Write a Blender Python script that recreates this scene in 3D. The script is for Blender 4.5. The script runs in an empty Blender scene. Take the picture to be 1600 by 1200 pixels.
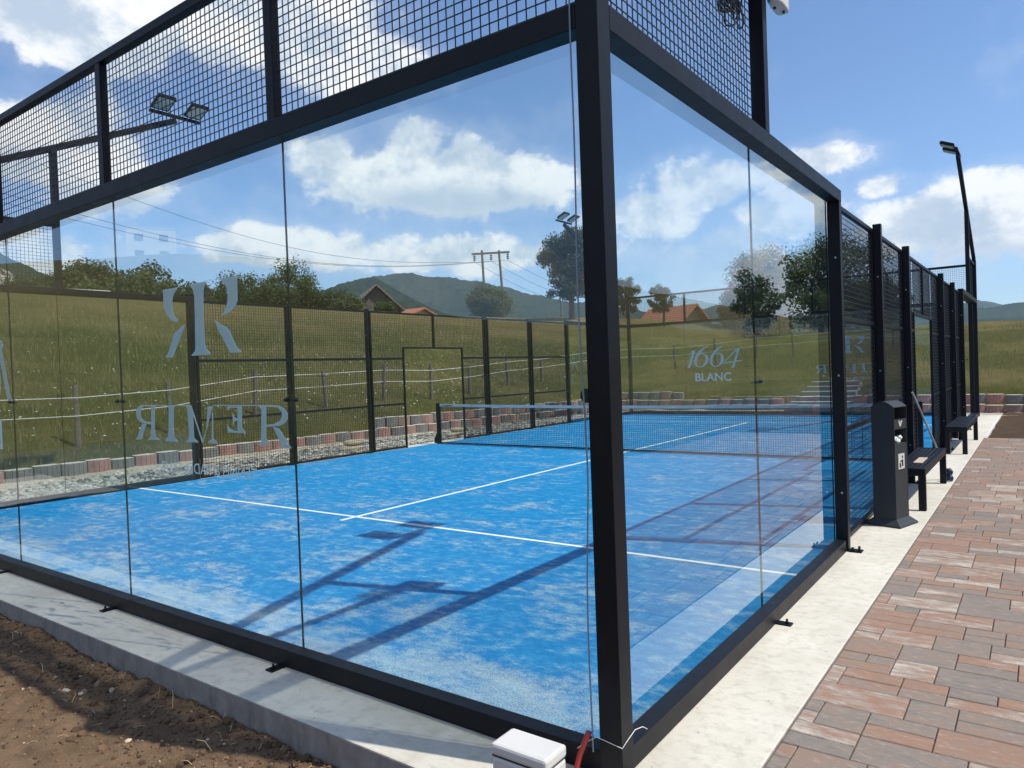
import bpy, bmesh, math, random
from mathutils import Vector, Matrix, noise
R = math.radians
rnd = random.Random(7)
sc = bpy.context.scene
col = sc.collection

# ------------------------------------------------------------------ camera
FPX = 1131.41
CAM = Vector((1.45572, -2.58993, 1.63924))
YAW, PIT, ROL = 0.632553, -0.018016, -0.036164
_f = Vector((-math.sin(YAW)*math.cos(PIT), math.cos(YAW)*math.cos(PIT), math.sin(PIT)))
_r = _f.cross(Vector((0, 0, 1))).normalized(); _u = _r.cross(_f)
CR = _r*math.cos(ROL)+_u*math.sin(ROL); CU = -_r*math.sin(ROL)+_u*math.cos(ROL); CF = _f
cam = bpy.data.cameras.new('camera'); camo = bpy.data.objects.new('camera', cam); col.objects.link(camo)
cam.sensor_width = 36; cam.lens = FPX*36/1600; cam.clip_start = .05; cam.clip_end = 12000
camo.matrix_world = Matrix(((CR.x, CU.x, -CF.x, CAM.x), (CR.y, CU.y, -CF.y, CAM.y), (CR.z, CU.z, -CF.z, CAM.z), (0, 0, 0, 1)))
sc.camera = camo

def ray(u, v):
    return (CR*((u-800)/FPX)+CU*(-(v-600)/FPX)+CF).normalized()
def on_plane(u, v, ax, val):
    d = ray(u, v); return CAM+d*((val-CAM[ax])/d[ax])
def azel(u, v):
    d = ray(u, v); return math.atan2(d.x, d.y), math.asin(d.z)

# ------------------------------------------------------------------ light
SUN = Vector((.640, .186, 1)).normalized()
sun = bpy.data.lights.new('sun', 'SUN'); suno = bpy.data.objects.new('sun', sun); col.objects.link(suno)
sun.energy = 4.9; sun.angle = R(.53); sun.color = (1, .94, .84)
suno.rotation_euler = (-SUN).to_track_quat('-Z', 'Y').to_euler(); suno.location = (30, 10, 45)
sc.view_settings.view_transform = 'Standard'; sc.view_settings.look = 'None'
sc.view_settings.exposure = 0.14; sc.view_settings.gamma = 1
cy = sc.cycles
cy.max_bounces = 10; cy.diffuse_bounces = 3; cy.glossy_bounces = 4; cy.transparent_max_bounces = 32
cy.caustics_reflective = True; cy.blur_glossy = .27; cy.sample_clamp_indirect = 60

class NT:
    """small node-tree writer"""
    def __init__(s, tree): s.t = tree; s.n = tree.nodes; s.l = tree.links
    def add(s, typ, **k):
        n = s.n.new(typ)
        for a, b in k.items(): setattr(n, a, b)
        return n
    def put(s, sock, v):
        if v is None: return
        if isinstance(v, bpy.types.NodeSocket): s.l.new(v, sock)
        else: sock.default_value = v
    def math(s, op, a, b=None, c=None, clamp=False):
        n = s.add('ShaderNodeMath', operation=op, use_clamp=clamp)
        for i, v in enumerate((a, b, c)): s.put(n.inputs[i], v)
        return n.outputs[0]
    def vmath(s, op, a, b=None):
        n = s.add('ShaderNodeVectorMath', operation=op); s.put(n.inputs[0], a); s.put(n.inputs[1], b)
        return n.outputs['Value'] if op in ('LENGTH', 'DOT_PRODUCT') else n.outputs[0]
    def noise(s, vec, scale, detail=5, rough=.55, out='Fac', dist=0):
        n = s.add('ShaderNodeTexNoise'); s.put(n.inputs['Vector'], vec)
        n.inputs['Scale'].default_value = scale; n.inputs['Detail'].default_value = detail
        n.inputs['Roughness'].default_value = rough; n.inputs['Distortion'].default_value = dist
        return n.outputs[out]
    def ramp(s, fac, stops, interp='LINEAR'):
        n = s.add('ShaderNodeValToRGB'); s.put(n.inputs[0], fac); e = n.color_ramp.elements
        n.color_ramp.interpolation = interp
        while len(e) < len(stops): e.new(.5)
        for i, (p, c) in enumerate(stops):
            e[i].position = p; e[i].color = (*c, 1) if len(c) == 3 else c
        return n.outputs[0]
    def mix(s, fac, a, b, blend='MIX'):
        n = s.add('ShaderNodeMix', data_type='RGBA', blend_type=blend)
        s.put(n.inputs['Factor'], fac)
        for sock, v in ((n.inputs[6], a), (n.inputs[7], b)):
            s.put(sock, (*v, 1) if isinstance(v, tuple) and len(v) == 3 else v)
        return n.outputs[2]
    def smooth(s, x, lo, hi):
        n = s.add('ShaderNodeMapRange', interpolation_type='SMOOTHSTEP')
        s.put(n.inputs[0], x); n.inputs[1].default_value = lo; n.inputs[2].default_value = hi
        return n.outputs[0]
    def scalev(s, vec, sc_):
        n = s.add('ShaderNodeMapping'); s.put(n.inputs[0], vec); n.inputs['Scale'].default_value = sc_
        return n.outputs[0]

# clouds: soft ellipses in azimuth/elevation broken up by noise, over a Nishita sky
CLOUDS = [(650, 285, 235, 62, 1.2), (650, 225, 66, 58, 1.25), (640, 260, 110, 45, 1.15), (800, 285, 110, 52, 1.05), (505, 260, 85, 60, 1), (715, 250, 90, 44, 1),
          (100, 30, 280, 85, 1), (430, 50, 200, 120, 1.1), (570, 100, 110, 62, 1), (130, 235, 210, 95, 1),
          (1110, 290, 110, 48, .9), (1225, 335, 120, 62, .85), (1020, 335, 90, 46, .8), (1275, 252, 105, 36, 1), (1372, 290, 50, 22, .9),
          (1490, 360, 190, 74, 1), (1575, 290, 80, 44, 1), (30, 405, 120, 50, .9), (480, 388, 220, 36, .75), (780, 400, 240, 34, .72)]
BASES = [(690, 318, 230, 42), (1500, 405, 200, 36), (120, 310, 240, 40), (330, 130, 200, 60)]
w = bpy.data.worlds.new('World'); sc.world = w; w.use_nodes = True
T = NT(w.node_tree)
bg = w.node_tree.nodes['Background']
sky = T.add('ShaderNodeTexSky', sky_type='NISHITA'); sky.sun_disc = False
sky.sun_elevation = math.asin(SUN.z); sky.sun_rotation = math.atan2(SUN.x, SUN.y)
sky.altitude = 300; sky.air_density = 1.0; sky.dust_density = 0; sky.ozone_density = 7
tc = T.add('ShaderNodeTexCoord'); dirn = T.vmath('NORMALIZE', tc.outputs['Generated'])
sep = T.add('ShaderNodeSeparateXYZ'); T.put(sep.inputs[0], dirn)
az = T.math('ARCTAN2', sep.outputs[0], sep.outputs[1]); el = T.math('ARCSINE', sep.outputs[2])
cmb = T.add('ShaderNodeCombineXYZ'); T.put(cmb.inputs[0], az); T.put(cmb.inputs[1], el)
def ellipse(u, v, ru, rv, wt):
    a, e = azel(u, v); a0, _ = azel(u-ru, v); a1, _ = azel(u+ru, v); _, e0 = azel(u, v+rv); _, e1 = azel(u, v-rv)
    ra, re = abs(a1-a0)/2, abs(e1-e0)/2
    d = T.add('ShaderNodeVectorMath', operation='MULTIPLY_ADD'); T.put(d.inputs[0], cmb.outputs[0])
    d.inputs[1].default_value = (1/ra, 1/re, 0); d.inputs[2].default_value = (-a/ra, -e/re, 0)
    return T.math('MULTIPLY_ADD', T.vmath('LENGTH', d.outputs[0]), -wt, wt)
# clouds of the same kind go on all round the sky outside the frame
wide = T.noise(T.vmath('ADD', T.scalev(dirn, (1, 1, 2.2)), (5.3, 1.7, 2.2)), 2.3, 2, .5)
away = T.smooth(T.vmath('DOT_PRODUCT', dirn, tuple(CF)), .78, .6)
m = T.math('MULTIPLY_ADD', away, T.math('MULTIPLY_ADD', wide, 5.0, -2.7), T.math('MULTIPLY_ADD', away, .6, -.6))
for c in CLOUDS: m = T.math('MAXIMUM', m, ellipse(*c))
st = T.scalev(dirn, (1, 1, 1.3))
n1 = T.noise(st, 7, 9, .62)
n1b = T.noise(T.vmath('ADD', st, (.020, .008, .040)), 7, 5, .62)
d1 = T.math('MULTIPLY_ADD', T.math('SUBTRACT', n1, .5), 2.9, m)
veil = T.math('MULTIPLY', T.smooth(d1, -.5, .35), .2)
cover = T.math('MAXIMUM', T.smooth(d1, -.03, .36), veil)
under = -1.0
for c in BASES: under = T.math('MAXIMUM', under, ellipse(*c, 1))
lit = T.smooth(T.math('SUBTRACT', n1, n1b), -.14, .09)
lit = T.math('MULTIPLY', lit, T.math('MULTIPLY_ADD', T.smooth(under, 0, .8), -.85, 1))
lit = T.math('MAXIMUM', lit, T.math('SUBTRACT', .55, d1), clamp=True)
ccol = T.mix(lit, (3.5, 4.2, 5.0), (7.0, 7.0, 6.9))
T.put(bg.inputs[0], T.mix(T.math('MULTIPLY', cover, .94), sky.outputs[0], ccol))
bg.inputs[1].default_value = .15

# ------------------------------------------------------------------ helpers
MATS = {}
def material(name):
    m_ = bpy.data.materials.new(name); m_.use_nodes = True
    t = NT(m_.node_tree); p = m_.node_tree.nodes['Principled BSDF']; MATS[name] = m_
    return m_, t, p
def coords(t, which='Object'):
    return t.add('ShaderNodeTexCoord').outputs[which]
def wpos(t):
    return t.add('ShaderNodeNewGeometry').outputs['Position']
def bump(t, p, h, strength=.3, dist=.02):
    b = t.add('ShaderNodeBump'); b.inputs['Strength'].default_value = strength; b.inputs['Distance'].default_value = dist
    t.put(b.inputs['Height'], h); t.put(p.inputs['Normal'], b.outputs[0])
def plain(name, c, rough=.5, metal=0, var=.12, scale=6, spec=.5, bmp=0):
    m_, t, p = material(name)
    n = t.noise(wpos(t), scale, 6, .6)
    lo = tuple(x*(1-var) for x in c); hi = tuple(min(1, x*(1+var)) for x in c)
    t.put(p.inputs['Base Color'], t.ramp(n, [(.3, lo), (.7, hi)]))
    t.put(p.inputs['Roughness'], t.math('MULTIPLY_ADD', n, .2, rough-.1))
    p.inputs['Metallic'].default_value = metal; p.inputs['Specular IOR Level'].default_value = spec
    if bmp: bump(t, p, t.noise(wpos(t), scale*8, 4), bmp)
    return m_

ORI = {}
class MB:
    def __init__(s): s.v = []; s.f = []
    def quad(s, a, b, c, d):
        i = len(s.v); s.v += [Vector(a), Vector(b), Vector(c), Vector(d)]; s.f.append((i, i+1, i+2, i+3))
    def poly(s, pts):
        i = len(s.v); s.v += [Vector(p) for p in pts]; s.f.append(tuple(range(i, i+len(pts))))
    def box(s, x0, x1, y0, y1, z0, z1):
        i = len(s.v)
        s.v += [Vector((x, y, z)) for z in (z0, z1) for y in (y0, y1) for x in (x0, x1)]
        s.f += [tuple(i+k for k in q) for q in ((0, 2, 3, 1), (4, 5, 7, 6), (0, 1, 5, 4), (2, 6, 7, 3), (0, 4, 6, 2), (1, 3, 7, 5))]
        return s
    def bar(s, a, b, w_, h_, up=(0, 0, 1)):
        a = Vector(a); b = Vector(b); d = (b-a).normalized(); up = Vector(up)
        if abs(d.dot(up)) > .99: up = Vector((0, 1, 0))
        x = d.cross(up).normalized()*w_/2; y = x.cross(d).normalized()*h_/2
        i = len(s.v)
        for p in (a, b): s.v += [p-x-y, p+x-y, p+x+y, p-x+y]
        s.f += [tuple(i+k for k in q) for q in ((0, 1, 5, 4), (1, 2, 6, 5), (2, 3, 7, 6), (3, 0, 4, 7), (3, 2, 1, 0), (4, 5, 6, 7))]
        return s
    def tube(s, pts, r, n=6, cap=True):
        pts = [Vector(p) for p in pts]; rs = r if isinstance(r, (list, tuple)) else [r]*len(pts)
        base = len(s.v)
        for k, p in enumerate(pts):
            d = (pts[min(k+1, len(pts)-1)]-pts[max(k-1, 0)]).normalized()
            up = Vector((0, 0, 1)) if abs(d.z) < .9 else Vector((1, 0, 0))
            x = d.cross(up).normalized(); y = x.cross(d)
            for j in range(n):
                an = 2*math.pi*j/n; s.v.append(p+(x*math.cos(an)+y*math.sin(an))*rs[k])
        for k in range(len(pts)-1):
            for j in range(n):
                a = base+k*n+j; b = base+k*n+(j+1) % n; s.f.append((a, b, b+n, a+n))
        if cap:
            s.f.append(tuple(base+j for j in reversed(range(n)))); s.f.append(tuple(base+(len(pts)-1)*n+j for j in range(n)))
        return s
    def prism(s, pts, off):
        """closed outline (3-D points) extruded by off"""
        off = Vector(off); n = len(pts); i = len(s.v)
        s.v += [Vector(p) for p in pts]+[Vector(p)+off for p in pts]
        s.f.append(tuple(i+k for k in reversed(range(n)))); s.f.append(tuple(i+n+k for k in range(n)))
        for k in range(n): s.f.append((i+k, i+(k+1) % n, i+n+(k+1) % n, i+n+k))
        return s
    def mesh(s, name, mat, origin=Vector((0, 0, 0)), smooth=False):
        me = bpy.data.meshes.new(name)
        me.from_pydata([tuple(v-origin) for v in s.v], [], s.f)
        for mm in (mat if isinstance(mat, (list, tuple)) else [mat]): me.materials.append(MATS[mm] if isinstance(mm, str) else mm)
        if smooth: me.polygons.foreach_set('use_smooth', [True]*len(me.polygons))
        me.update(); return me
    def build(s, name, mat, parent=None, smooth=False, bev=0, fix=True):
        o0 = ORI.get(parent.name, Vector((0, 0, 0))) if parent else Vector((0, 0, 0))
        me = s.mesh(name, mat, o0, smooth)
        if fix:
            bm = bmesh.new(); bm.from_mesh(me); bmesh.ops.recalc_face_normals(bm, faces=bm.faces)
            if bev: bmesh.ops.bevel(bm, geom=[e for e in bm.edges if e.is_manifold and e.calc_face_angle(0) > .5], offset=bev, segments=2, profile=.5, affect='EDGES')
            bm.to_mesh(me); bm.free()
        o = bpy.data.objects.new(name, me); col.objects.link(o)
        if parent: o.parent = parent
        ORI[o.name] = o0
        return o
def tag(o, label=None, cat=None, group=None, kind=None):
    if label: o['label'] = label
    if cat: o['category'] = cat
    if group: o['group'] = group
    if kind: o['kind'] = kind
    return o
def thing(name, label, cat, loc=(0, 0, 0), group=None, rz=0):
    o = bpy.data.objects.new(name, None); col.objects.link(o); o.location = loc; o.empty_display_size = .2
    o.rotation_euler.z = rz
    ORI[o.name] = Vector(loc); return tag(o, label, cat, group)
def inst(name, me, parent, loc, rz=0, scale=None):
    o = bpy.data.objects.new(name, me); col.objects.link(o)
    if parent: o.parent = parent; loc = Vector(loc)-ORI[parent.name]
    o.location = loc; o.rotation_euler.z = rz
    if scale: o.scale = scale
    return o
def fbm(x, y, z=0, oct_=4): return noise.fractal(Vector((x, y, z)), 1.0, 2.0, oct_)

# ------------------------------------------------------------------ materials
def mk_metal(name, c, rough):
    m_, t, p = material(name)
    n = t.noise(wpos(t), 9, 6, .6); f = t.noise(wpos(t), 160, 2, .5)
    dust = t.smooth(n, .5, .85)
    t.put(p.inputs['Base Color'], t.mix(t.math('MULTIPLY', dust, .05), c, (.16, .15, .13)))
    t.put(p.inputs['Roughness'], t.math('MULTIPLY_ADD', n, .25, rough-.12))
    bump(t, p, f, .06, .002); p.inputs['Specular IOR Level'].default_value = .22
    return m_
mk_metal('black_coat', (.005, .006, .0095), .45)
mk_metal('bin_coat', (.035, .04, .045), .5)
plain('wire_coat', (.01, .011, .014), .5)
plain('steel', (.45, .45, .45), .35, .9)
plain('black_plastic', (.012, .012, .013), .4)
plain('grey_pole', (.5, .49, .47), .4, .6)

m_, t, p = material('glass')                       # toughened pane: one lossy clear sheet with a mirror coat that follows Fresnel
nt = m_.node_tree; nt.nodes.remove(p); out = nt.nodes['Material Output']
ge = t.add('ShaderNodeNewGeometry'); fr = t.add('ShaderNodeFresnel'); fr.inputs[0].default_value = 1.5
front = t.math('SUBTRACT', 1, ge.outputs['Backfacing'])
fac = t.math('MULTIPLY', t.math('MULTIPLY', fr.outputs[0], 1.6), front, clamp=True)
tr = t.add('ShaderNodeBsdfTransparent'); tr.inputs[0].default_value = (.925, .958, .955, 1)
gl = t.add('ShaderNodeBsdfGlossy'); gl.inputs['Roughness'].default_value = .0; gl.inputs[0].default_value = (.95, .98, 1, 1)
mx = t.add('ShaderNodeMixShader'); t.put(mx.inputs[0], fac); t.l.new(tr.outputs[0], mx.inputs[1]); t.l.new(gl.outputs[0], mx.inputs[2])
t.l.new(mx.outputs[0], out.inputs[0])
plain('glass_edge', (.012, .02, .019), .3, spec=.2)

m_, t, p = material('vinyl')                       # frosted lettering
p.inputs['Base Color'].default_value = (.66, .76, .8, 1); p.inputs['Roughness'].default_value = .7
p.inputs['Transmission Weight'].default_value = 0
trl = t.add('ShaderNodeBsdfTranslucent'); trl.inputs[0].default_value = (.7, .8, .84, 1)
mx = t.add('ShaderNodeMixShader'); mx.inputs[0].default_value = .45
t.l.new(p.outputs[0], mx.inputs[1]); t.l.new(trl.outputs[0], mx.inputs[2]); t.l.new(mx.outputs[0], m_.node_tree.nodes['Material Output'].inputs[0])

m_, t, p = material('turf')
pos = wpos(t)
n = t.noise(t.scalev(pos, (.8, 1.25, 1)), 1.5, 7, .62); n2 = t.noise(t.scalev(pos, (.8, 1.3, 1)), 7, 8, .78); fi = t.noise(pos, 210, 4, .85)
base = t.mix(t.smooth(fi, .32, .68), (.003, .105, .295), (.025, .265, .56))
base = t.mix(t.math('MULTIPLY', t.smooth(n2, .40, .72), .75), base, (.055, .32, .56))
spx = t.add('ShaderNodeSeparateXYZ'); t.put(spx.inputs[0], pos)
edge = t.math('ADD', t.math('MULTIPLY', t.smooth(spx.outputs[1], .85, .25), .11), t.math('MULTIPLY', t.smooth(spx.outputs[1], 7, 1), .035))   # silica sand drifts to the end wall; pale strip there also paints glass-reflected sunlight
sand = t.math('MULTIPLY', t.smooth(t.math('ADD', edge, t.math('MULTIPLY_ADD', n2, .62, t.math('MULTIPLY', n, .55))), .59, .78), t.smooth(fi, .40, .60))  # scattered sand plus the painted sunlit strip by the wall
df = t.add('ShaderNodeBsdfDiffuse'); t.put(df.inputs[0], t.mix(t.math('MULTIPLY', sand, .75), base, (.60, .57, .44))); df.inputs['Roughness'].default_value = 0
bump(t, df, fi, .06, .01)
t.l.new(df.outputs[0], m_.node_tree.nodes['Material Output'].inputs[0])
plain('line_paint', (.72, .74, .72), .8, var=.1, scale=60)

m_, t, p = material('concrete')
pos = wpos(t); n = t.noise(pos, 1.6, 7, .6); n2 = t.noise(pos, 14, 6, .65); st = t.noise(t.scalev(pos, (1, 6, 1)), 9, 5, .6)
c = t.ramp(n, [(.3, (.44, .415, .355)), (.5, (.53, .505, .44)), (.7, (.59, .565, .50))])
c = t.mix(t.smooth(n2, .45, .75), c, (.40, .375, .32)); c = t.mix(t.math('MULTIPLY', t.smooth(st, .5, .75), .25), c, (.72, .70, .65))
sp = t.add('ShaderNodeTexVoronoi'); t.put(sp.inputs['Vector'], pos); sp.inputs['Scale'].default_value = 14
c = t.mix(t.math('LESS_THAN', sp.outputs['Distance'], .05), c, (.09, .08, .06))
sep = t.add('ShaderNodeSeparateXYZ'); t.put(sep.inputs[0], t.add('ShaderNodeNewGeometry').outputs['True Normal'])
vert = t.math('LESS_THAN', t.math('ABSOLUTE', sep.outputs[2]), .5)       # cast face left by the formwork, greyer and streaked
strk = t.noise(t.scalev(pos, (3, 3, 1.6)), 3, 8, .7)
c = t.mix(vert, c, t.ramp(strk, [(.3, (.17, .155, .14)), (.7, (.33, .31, .29))]))
t.put(p.inputs['Base Color'], c); p.inputs['Roughness'].default_value = .85; bump(t, p, t.noise(pos, 45, 6, .7), .25, .01)

def soilmat(name, a, b, s=6):
    m_, t, p = material(name); pos = wpos(t)
    n = t.noise(pos, s, 9, .7); n2 = t.noise(pos, s*14, 5, .7)
    c = t.ramp(n, [(.3, a), (.7, b)]); c = t.mix(t.smooth(n2, .55, .8), c, tuple(min(1, x*1.5) for x in b))
    t.put(p.inputs['Base Color'], c); p.inputs['Roughness'].default_value = .95; p.inputs['Specular IOR Level'].default_value = .15
    bump(t, p, t.math('ADD', n2, n), .8, .02); return m_
soilmat('soil', (.105, .066, .039), (.205, .138, .087), 5)
soilmat('soil_dark', (.04, .026, .016), (.085, .055, .034), 5)
soilmat('sand', (.38, .33, .25), (.52, .47, .38), 4)
soilmat('bedding', (.16, .13, .1), (.24, .2, .16), 6)

m_, t, p = material('gravel'); pos = wpos(t)
vo = t.add('ShaderNodeTexVoronoi'); t.put(vo.inputs['Vector'], pos); vo.inputs['Scale'].default_value = 26
c = t.ramp(vo.outputs['Color'], [(.0, (.16, .145, .12)), (.35, (.33, .30, .25)), (1, (.54, .50, .43))])
c = t.mix(t.smooth(t.noise(pos, 1.2, 5), .42, .6), c, (.42, .35, .255))
t.put(p.inputs['Base Color'], c); p.inputs['Roughness'].default_value = .9
bump(t, p, t.math('SUBTRACT', 1, vo.outputs['Distance']), 1, .03)
m_, t, p = material('pebble'); gi_ = t.add('ShaderNodeNewGeometry')
t.put(p.inputs['Base Color'], t.ramp(gi_.outputs['Random Per Island'], [(0, (.14, .13, .11)), (.4, (.31, .285, .245)), (1, (.6, .565, .5))])); p.inputs['Roughness'].default_value = .9
m_, t, p = material('clod'); gi_ = t.add('ShaderNodeNewGeometry')
t.put(p.inputs['Base Color'], t.ramp(gi_.outputs['Random Per Island'], [(0, (.065, .035, .02)), (.8, (.17, .1, .055)), (.97, (.22, .14, .08)), (1, (.5, .42, .32))])); p.inputs['Roughness'].default_value = .95
bump(t, p, t.noise(wpos(t), 90, 5, .7), .8, .01)
plain('stone', (.5, .42, .3), .8, var=.3, scale=30)
plain('straw', (.5, .4, .24), .8, var=.2, scale=12)

def paver_mat(name, island):
    m_, t, p = material(name); pos = wpos(t)
    rn = t.add('ShaderNodeNewGeometry').outputs['Random Per Island'] if island else t.add('ShaderNodeObjectInfo').outputs['Random']
    off = t.add('ShaderNodeCombineXYZ'); t.put(off.inputs[0], t.math('MULTIPLY', rn, 37)); t.put(off.inputs[1], t.math('MULTIPLY', rn, 91))
    v = t.vmath('ADD', pos, off.outputs[0])
    n = t.noise(t.scalev(v, (1.7, 5.5, 1)), 3.2, 9, .76); n2 = t.noise(t.scalev(v, (1, 2.2, 1)), 18, 6, .7); fi = t.noise(pos, 110, 4, .8)
    tone = t.math('ADD', t.math('MULTIPLY', n, .8), t.math('MULTIPLY', t.math('SUBTRACT', rn, .5), .36))
    c = t.ramp(tone, [(.16, (.15, .14, .13)), (.28, (.20, .168, .145)), (.38, (.225, .16, .125)), (.46, (.255, .145, .10)), (.54, (.27, .215, .18)), (.66, (.46, .42, .365))])
    c = t.mix(t.math('MULTIPLY', t.smooth(n2, .5, .8), .55), c, (.42, .38, .34))
    c = t.mix(t.math('MULTIPLY', t.smooth(fi, .5, .72), .5), c, (.12, .09, .075))
    t.put(p.inputs['Base Color'], c); p.inputs['Roughness'].default_value = .85; p.inputs['Specular IOR Level'].default_value = .3
    bump(t, p, t.math('MULTIPLY_ADD', fi, .5, n2), .5, .006)
paver_mat('paver', False); paver_mat('paver_far', True)

def block_mat(name, a, b):
    m_, t, p = material(name); pos = wpos(t); rn = t.add('ShaderNodeObjectInfo').outputs['Random']
    c = t.ramp(t.noise(pos, 18, 6, .7), [(.3, a), (.7, b)])
    c = t.mix(t.math('MULTIPLY', rn, .35), c, (.3, .27, .25))
    sep = t.add('ShaderNodeSeparateXYZ'); t.put(sep.inputs[0], t.add('ShaderNodeNewGeometry').outputs['True Normal'])
    c = t.mix(t.math('GREATER_THAN', sep.outputs[2], .5), c, (.5, .45, .38))      # mortar and sand on the tops
    t.put(p.inputs['Base Color'], c); p.inputs['Roughness'].default_value = .92; bump(t, p, t.noise(pos, 90, 4, .7), .6, .008)
block_mat('block_grey', (.10, .105, .105), (.19, .19, .185)); block_mat('block_red', (.26, .12, .10), (.40, .22, .19))
plain('step_stone', (.24, .24, .235), .85, var=.2, scale=20); plain('step_edge', (.55, .54, .5), .8)

def grassmat(name, a, b, dry, s=1.5):
    m_, t, p = material(name); pos = wpos(t)
    n = t.noise(t.scalev(pos, (1, 1, 1)), .16*s, 6, .6); n2 = t.noise(t.scalev(pos, (1, 1, .3)), 6*s, 6, .75); fi = t.noise(t.scalev(pos, (1, 1, .25)), 40, 4, .7)
    c = t.ramp(n2, [(.3, a), (.7, b)]); c = t.mix(t.smooth(n, .42, .66), c, dry)
    c = t.mix(t.math('MULTIPLY', t.smooth(fi, .5, .75), .4), c, tuple(min(1, x*1.5) for x in dry))
    sep = t.add('ShaderNodeSeparateXYZ'); t.put(sep.inputs[0], pos)
    c = t.mix(t.math('MULTIPLY', t.smooth(t.math('ADD', sep.outputs[2], t.math('MULTIPLY', n, 1.5)), 3.4, 6.2), .65), c, (.27, .205, .085))       # riper, drier grass up on the crest
    t.put(p.inputs['Base Color'], c); p.inputs['Roughness'].default_value = .95; p.inputs['Specular IOR Level'].default_value = .1
    bump(t, p, t.math('ADD', n2, fi), 1, .15)
grassmat('meadow', (.078, .088, .023), (.15, .155, .043), (.23, .195, .075))
m_, t, p = material('blade'); gi_ = t.add('ShaderNodeNewGeometry')
t.put(p.inputs['Base Color'], t.ramp(gi_.outputs['Random Per Island'], [(0, (.075, .088, .022)), (.45, (.14, .15, .043)), (.75, (.21, .195, .075)), (1, (.38, .32, .16))])); p.inputs['Roughness'].default_value = .8
plain('petal', (.75, .75, .7), .8)

def leafmat(name, a, b, tr_=.35):
    m_, t, p = material(name); gi_ = t.add('ShaderNodeNewGeometry')
    r2 = t.math('ADD', t.math('MULTIPLY', gi_.outputs['Random Per Island'], .6), t.math('MULTIPLY', t.noise(gi_.outputs['Position'], .9, 3), .4))
    c = t.ramp(r2, [(.15, a), (.8, b)])
    t.put(p.inputs['Base Color'], c); p.inputs['Roughness'].default_value = .55; p.inputs['Specular IOR Level'].default_value = .25
    trl = t.add('ShaderNodeBsdfTranslucent'); t.put(trl.inputs[0], t.mix(.5, c, (.16, .2, .03)))
    mx = t.add('ShaderNodeMixShader'); mx.inputs[0].default_value = tr_
    t.l.new(p.outputs[0], mx.inputs[1]); t.l.new(trl.outputs[0], mx.inputs[2]); t.l.new(mx.outputs[0], m_.node_tree.nodes['Material Output'].inputs[0])
leafmat('leaf_dark', (.018, .032, .012), (.05, .075, .024)); leafmat('leaf_mid', (.028, .052, .014), (.075, .11, .03)); leafmat('leaf_pale', (.04, .055, .025), (.1, .115, .05))
plain('bark', (.09, .07, .052), .9, var=.35, scale=20, bmp=.5)
plain('post_wood', (.14, .12, .095), .9, var=.35, scale=25, bmp=.5)
m_, t, p = material('hill_forest'); pos = wpos(t)
c = t.ramp(t.noise(pos, .055, 5, .75), [(.32, (.006, .014, .009)), (.5, (.015, .03, .016)), (.68, (.028, .048, .022))])
t.put(p.inputs['Base Color'], t.mix(t.smooth(t.noise(pos, .006, 4), .55, .72), c, (.03, .05, .022))); p.inputs['Roughness'].default_value = .95
p.inputs['Specular IOR Level'].default_value = .05; bump(t, p, t.noise(pos, .09, 5, .7), 1, 6)
plain('cliff', (.36, .33, .29), .9, var=.45, scale=.12, bmp=1)
def tilemat(name, a, b):
    m_, t, p = material(name); pos = coords(t)
    c = t.ramp(t.noise(pos, 5, 5, .7), [(.3, a), (.7, b)]); t.put(p.inputs['Base Color'], c); p.inputs['Roughness'].default_value = .85
    wv = t.add('ShaderNodeTexWave', bands_direction='X'); wv.inputs['Scale'].default_value = 1.4; t.put(wv.inputs['Vector'], pos); bump(t, p, wv.outputs['Fac'], .6, .06)
tilemat('roof_tile', (.28, .09, .055), (.42, .17, .10)); tilemat('roof_grey', (.13, .12, .115), (.22, .2, .19))
plain('barn_board', (.115, .1, .088), .9, var=.3, scale=4); plain('render_cream', (.42, .38, .26), .9); plain('render_white', (.8, .8, .79), .9)
plain('pane_dark', (.04, .05, .06), .15); plain('tape_white', (.75, .75, .72), .6); plain('sheet_white', (.8, .8, .8), .5)
plain('box_white', (.56, .56, .55), .45, var=.03); plain('conduit_red', (.45, .035, .03), .45); plain('cable_blue', (.2, .27, .37), .5); plain('cord_white', (.7, .7, .68), .7)
plain('lamp_glass', (.52, .56, .5), .2); plain('net_tape', (.62, .65, .68), .7); plain('net_black', (.012, .014, .02), .8)
plain('sack', (.5, .42, .3), .9, bmp=.4); plain('paper', (.7, .75, .7), .8); plain('bag_blue', (.015, .03, .08), .6); plain('beige_matt', (.42, .35, .27), .8)
plain('print_black', (.01, .01, .01), .6); plain('print_blue', (.03, .06, .2), .6)

# ------------------------------------------------------------------ ground and terrain
def ss(t_): t_ = min(1, max(0, t_)); return t_*t_*(3-2*t_)
def terrain(x, y):
    a = max(0, -13.3-x); b = max(0, y-22.9); d = math.hypot(a, b)
    z = -.3
    if d > 0:
        t_ = a/(a+b); Hc = 6.5*t_+3.15*(1-t_)+3.8*t_*(1-t_); u = d/30
        s_ = u*(1.35-.35*u*u) if u < 1 else max(-.6, 1-.0045*(d-30))
        k = min(1, d/.3); z = (.25*t_+.5*(1-t_))*k-.3*(1-k)+Hc*s_
    elif x > 4.6: z = -.3+.27*ss((x-4.6)/.4)
    if x > 16: z += .3*min(60, x-16)*ss((x-16)/40)
    if y < -9: z += .135*max(0, min(190, math.hypot(x, y))-25)*ss((-y-9)/14)*ss((40-math.degrees(math.atan2(max(0, -x), -y)))/-12)      # wooded rise behind the viewer, to the left
    if d > 8 or x > 14 or y < -18: z += .22*fbm(x*.07, y*.07)+.05*fbm(x*.4, y*.4, 5)
    return z
mb = MB(); NA = 300
radii = [0.0]+[6.0]
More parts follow.
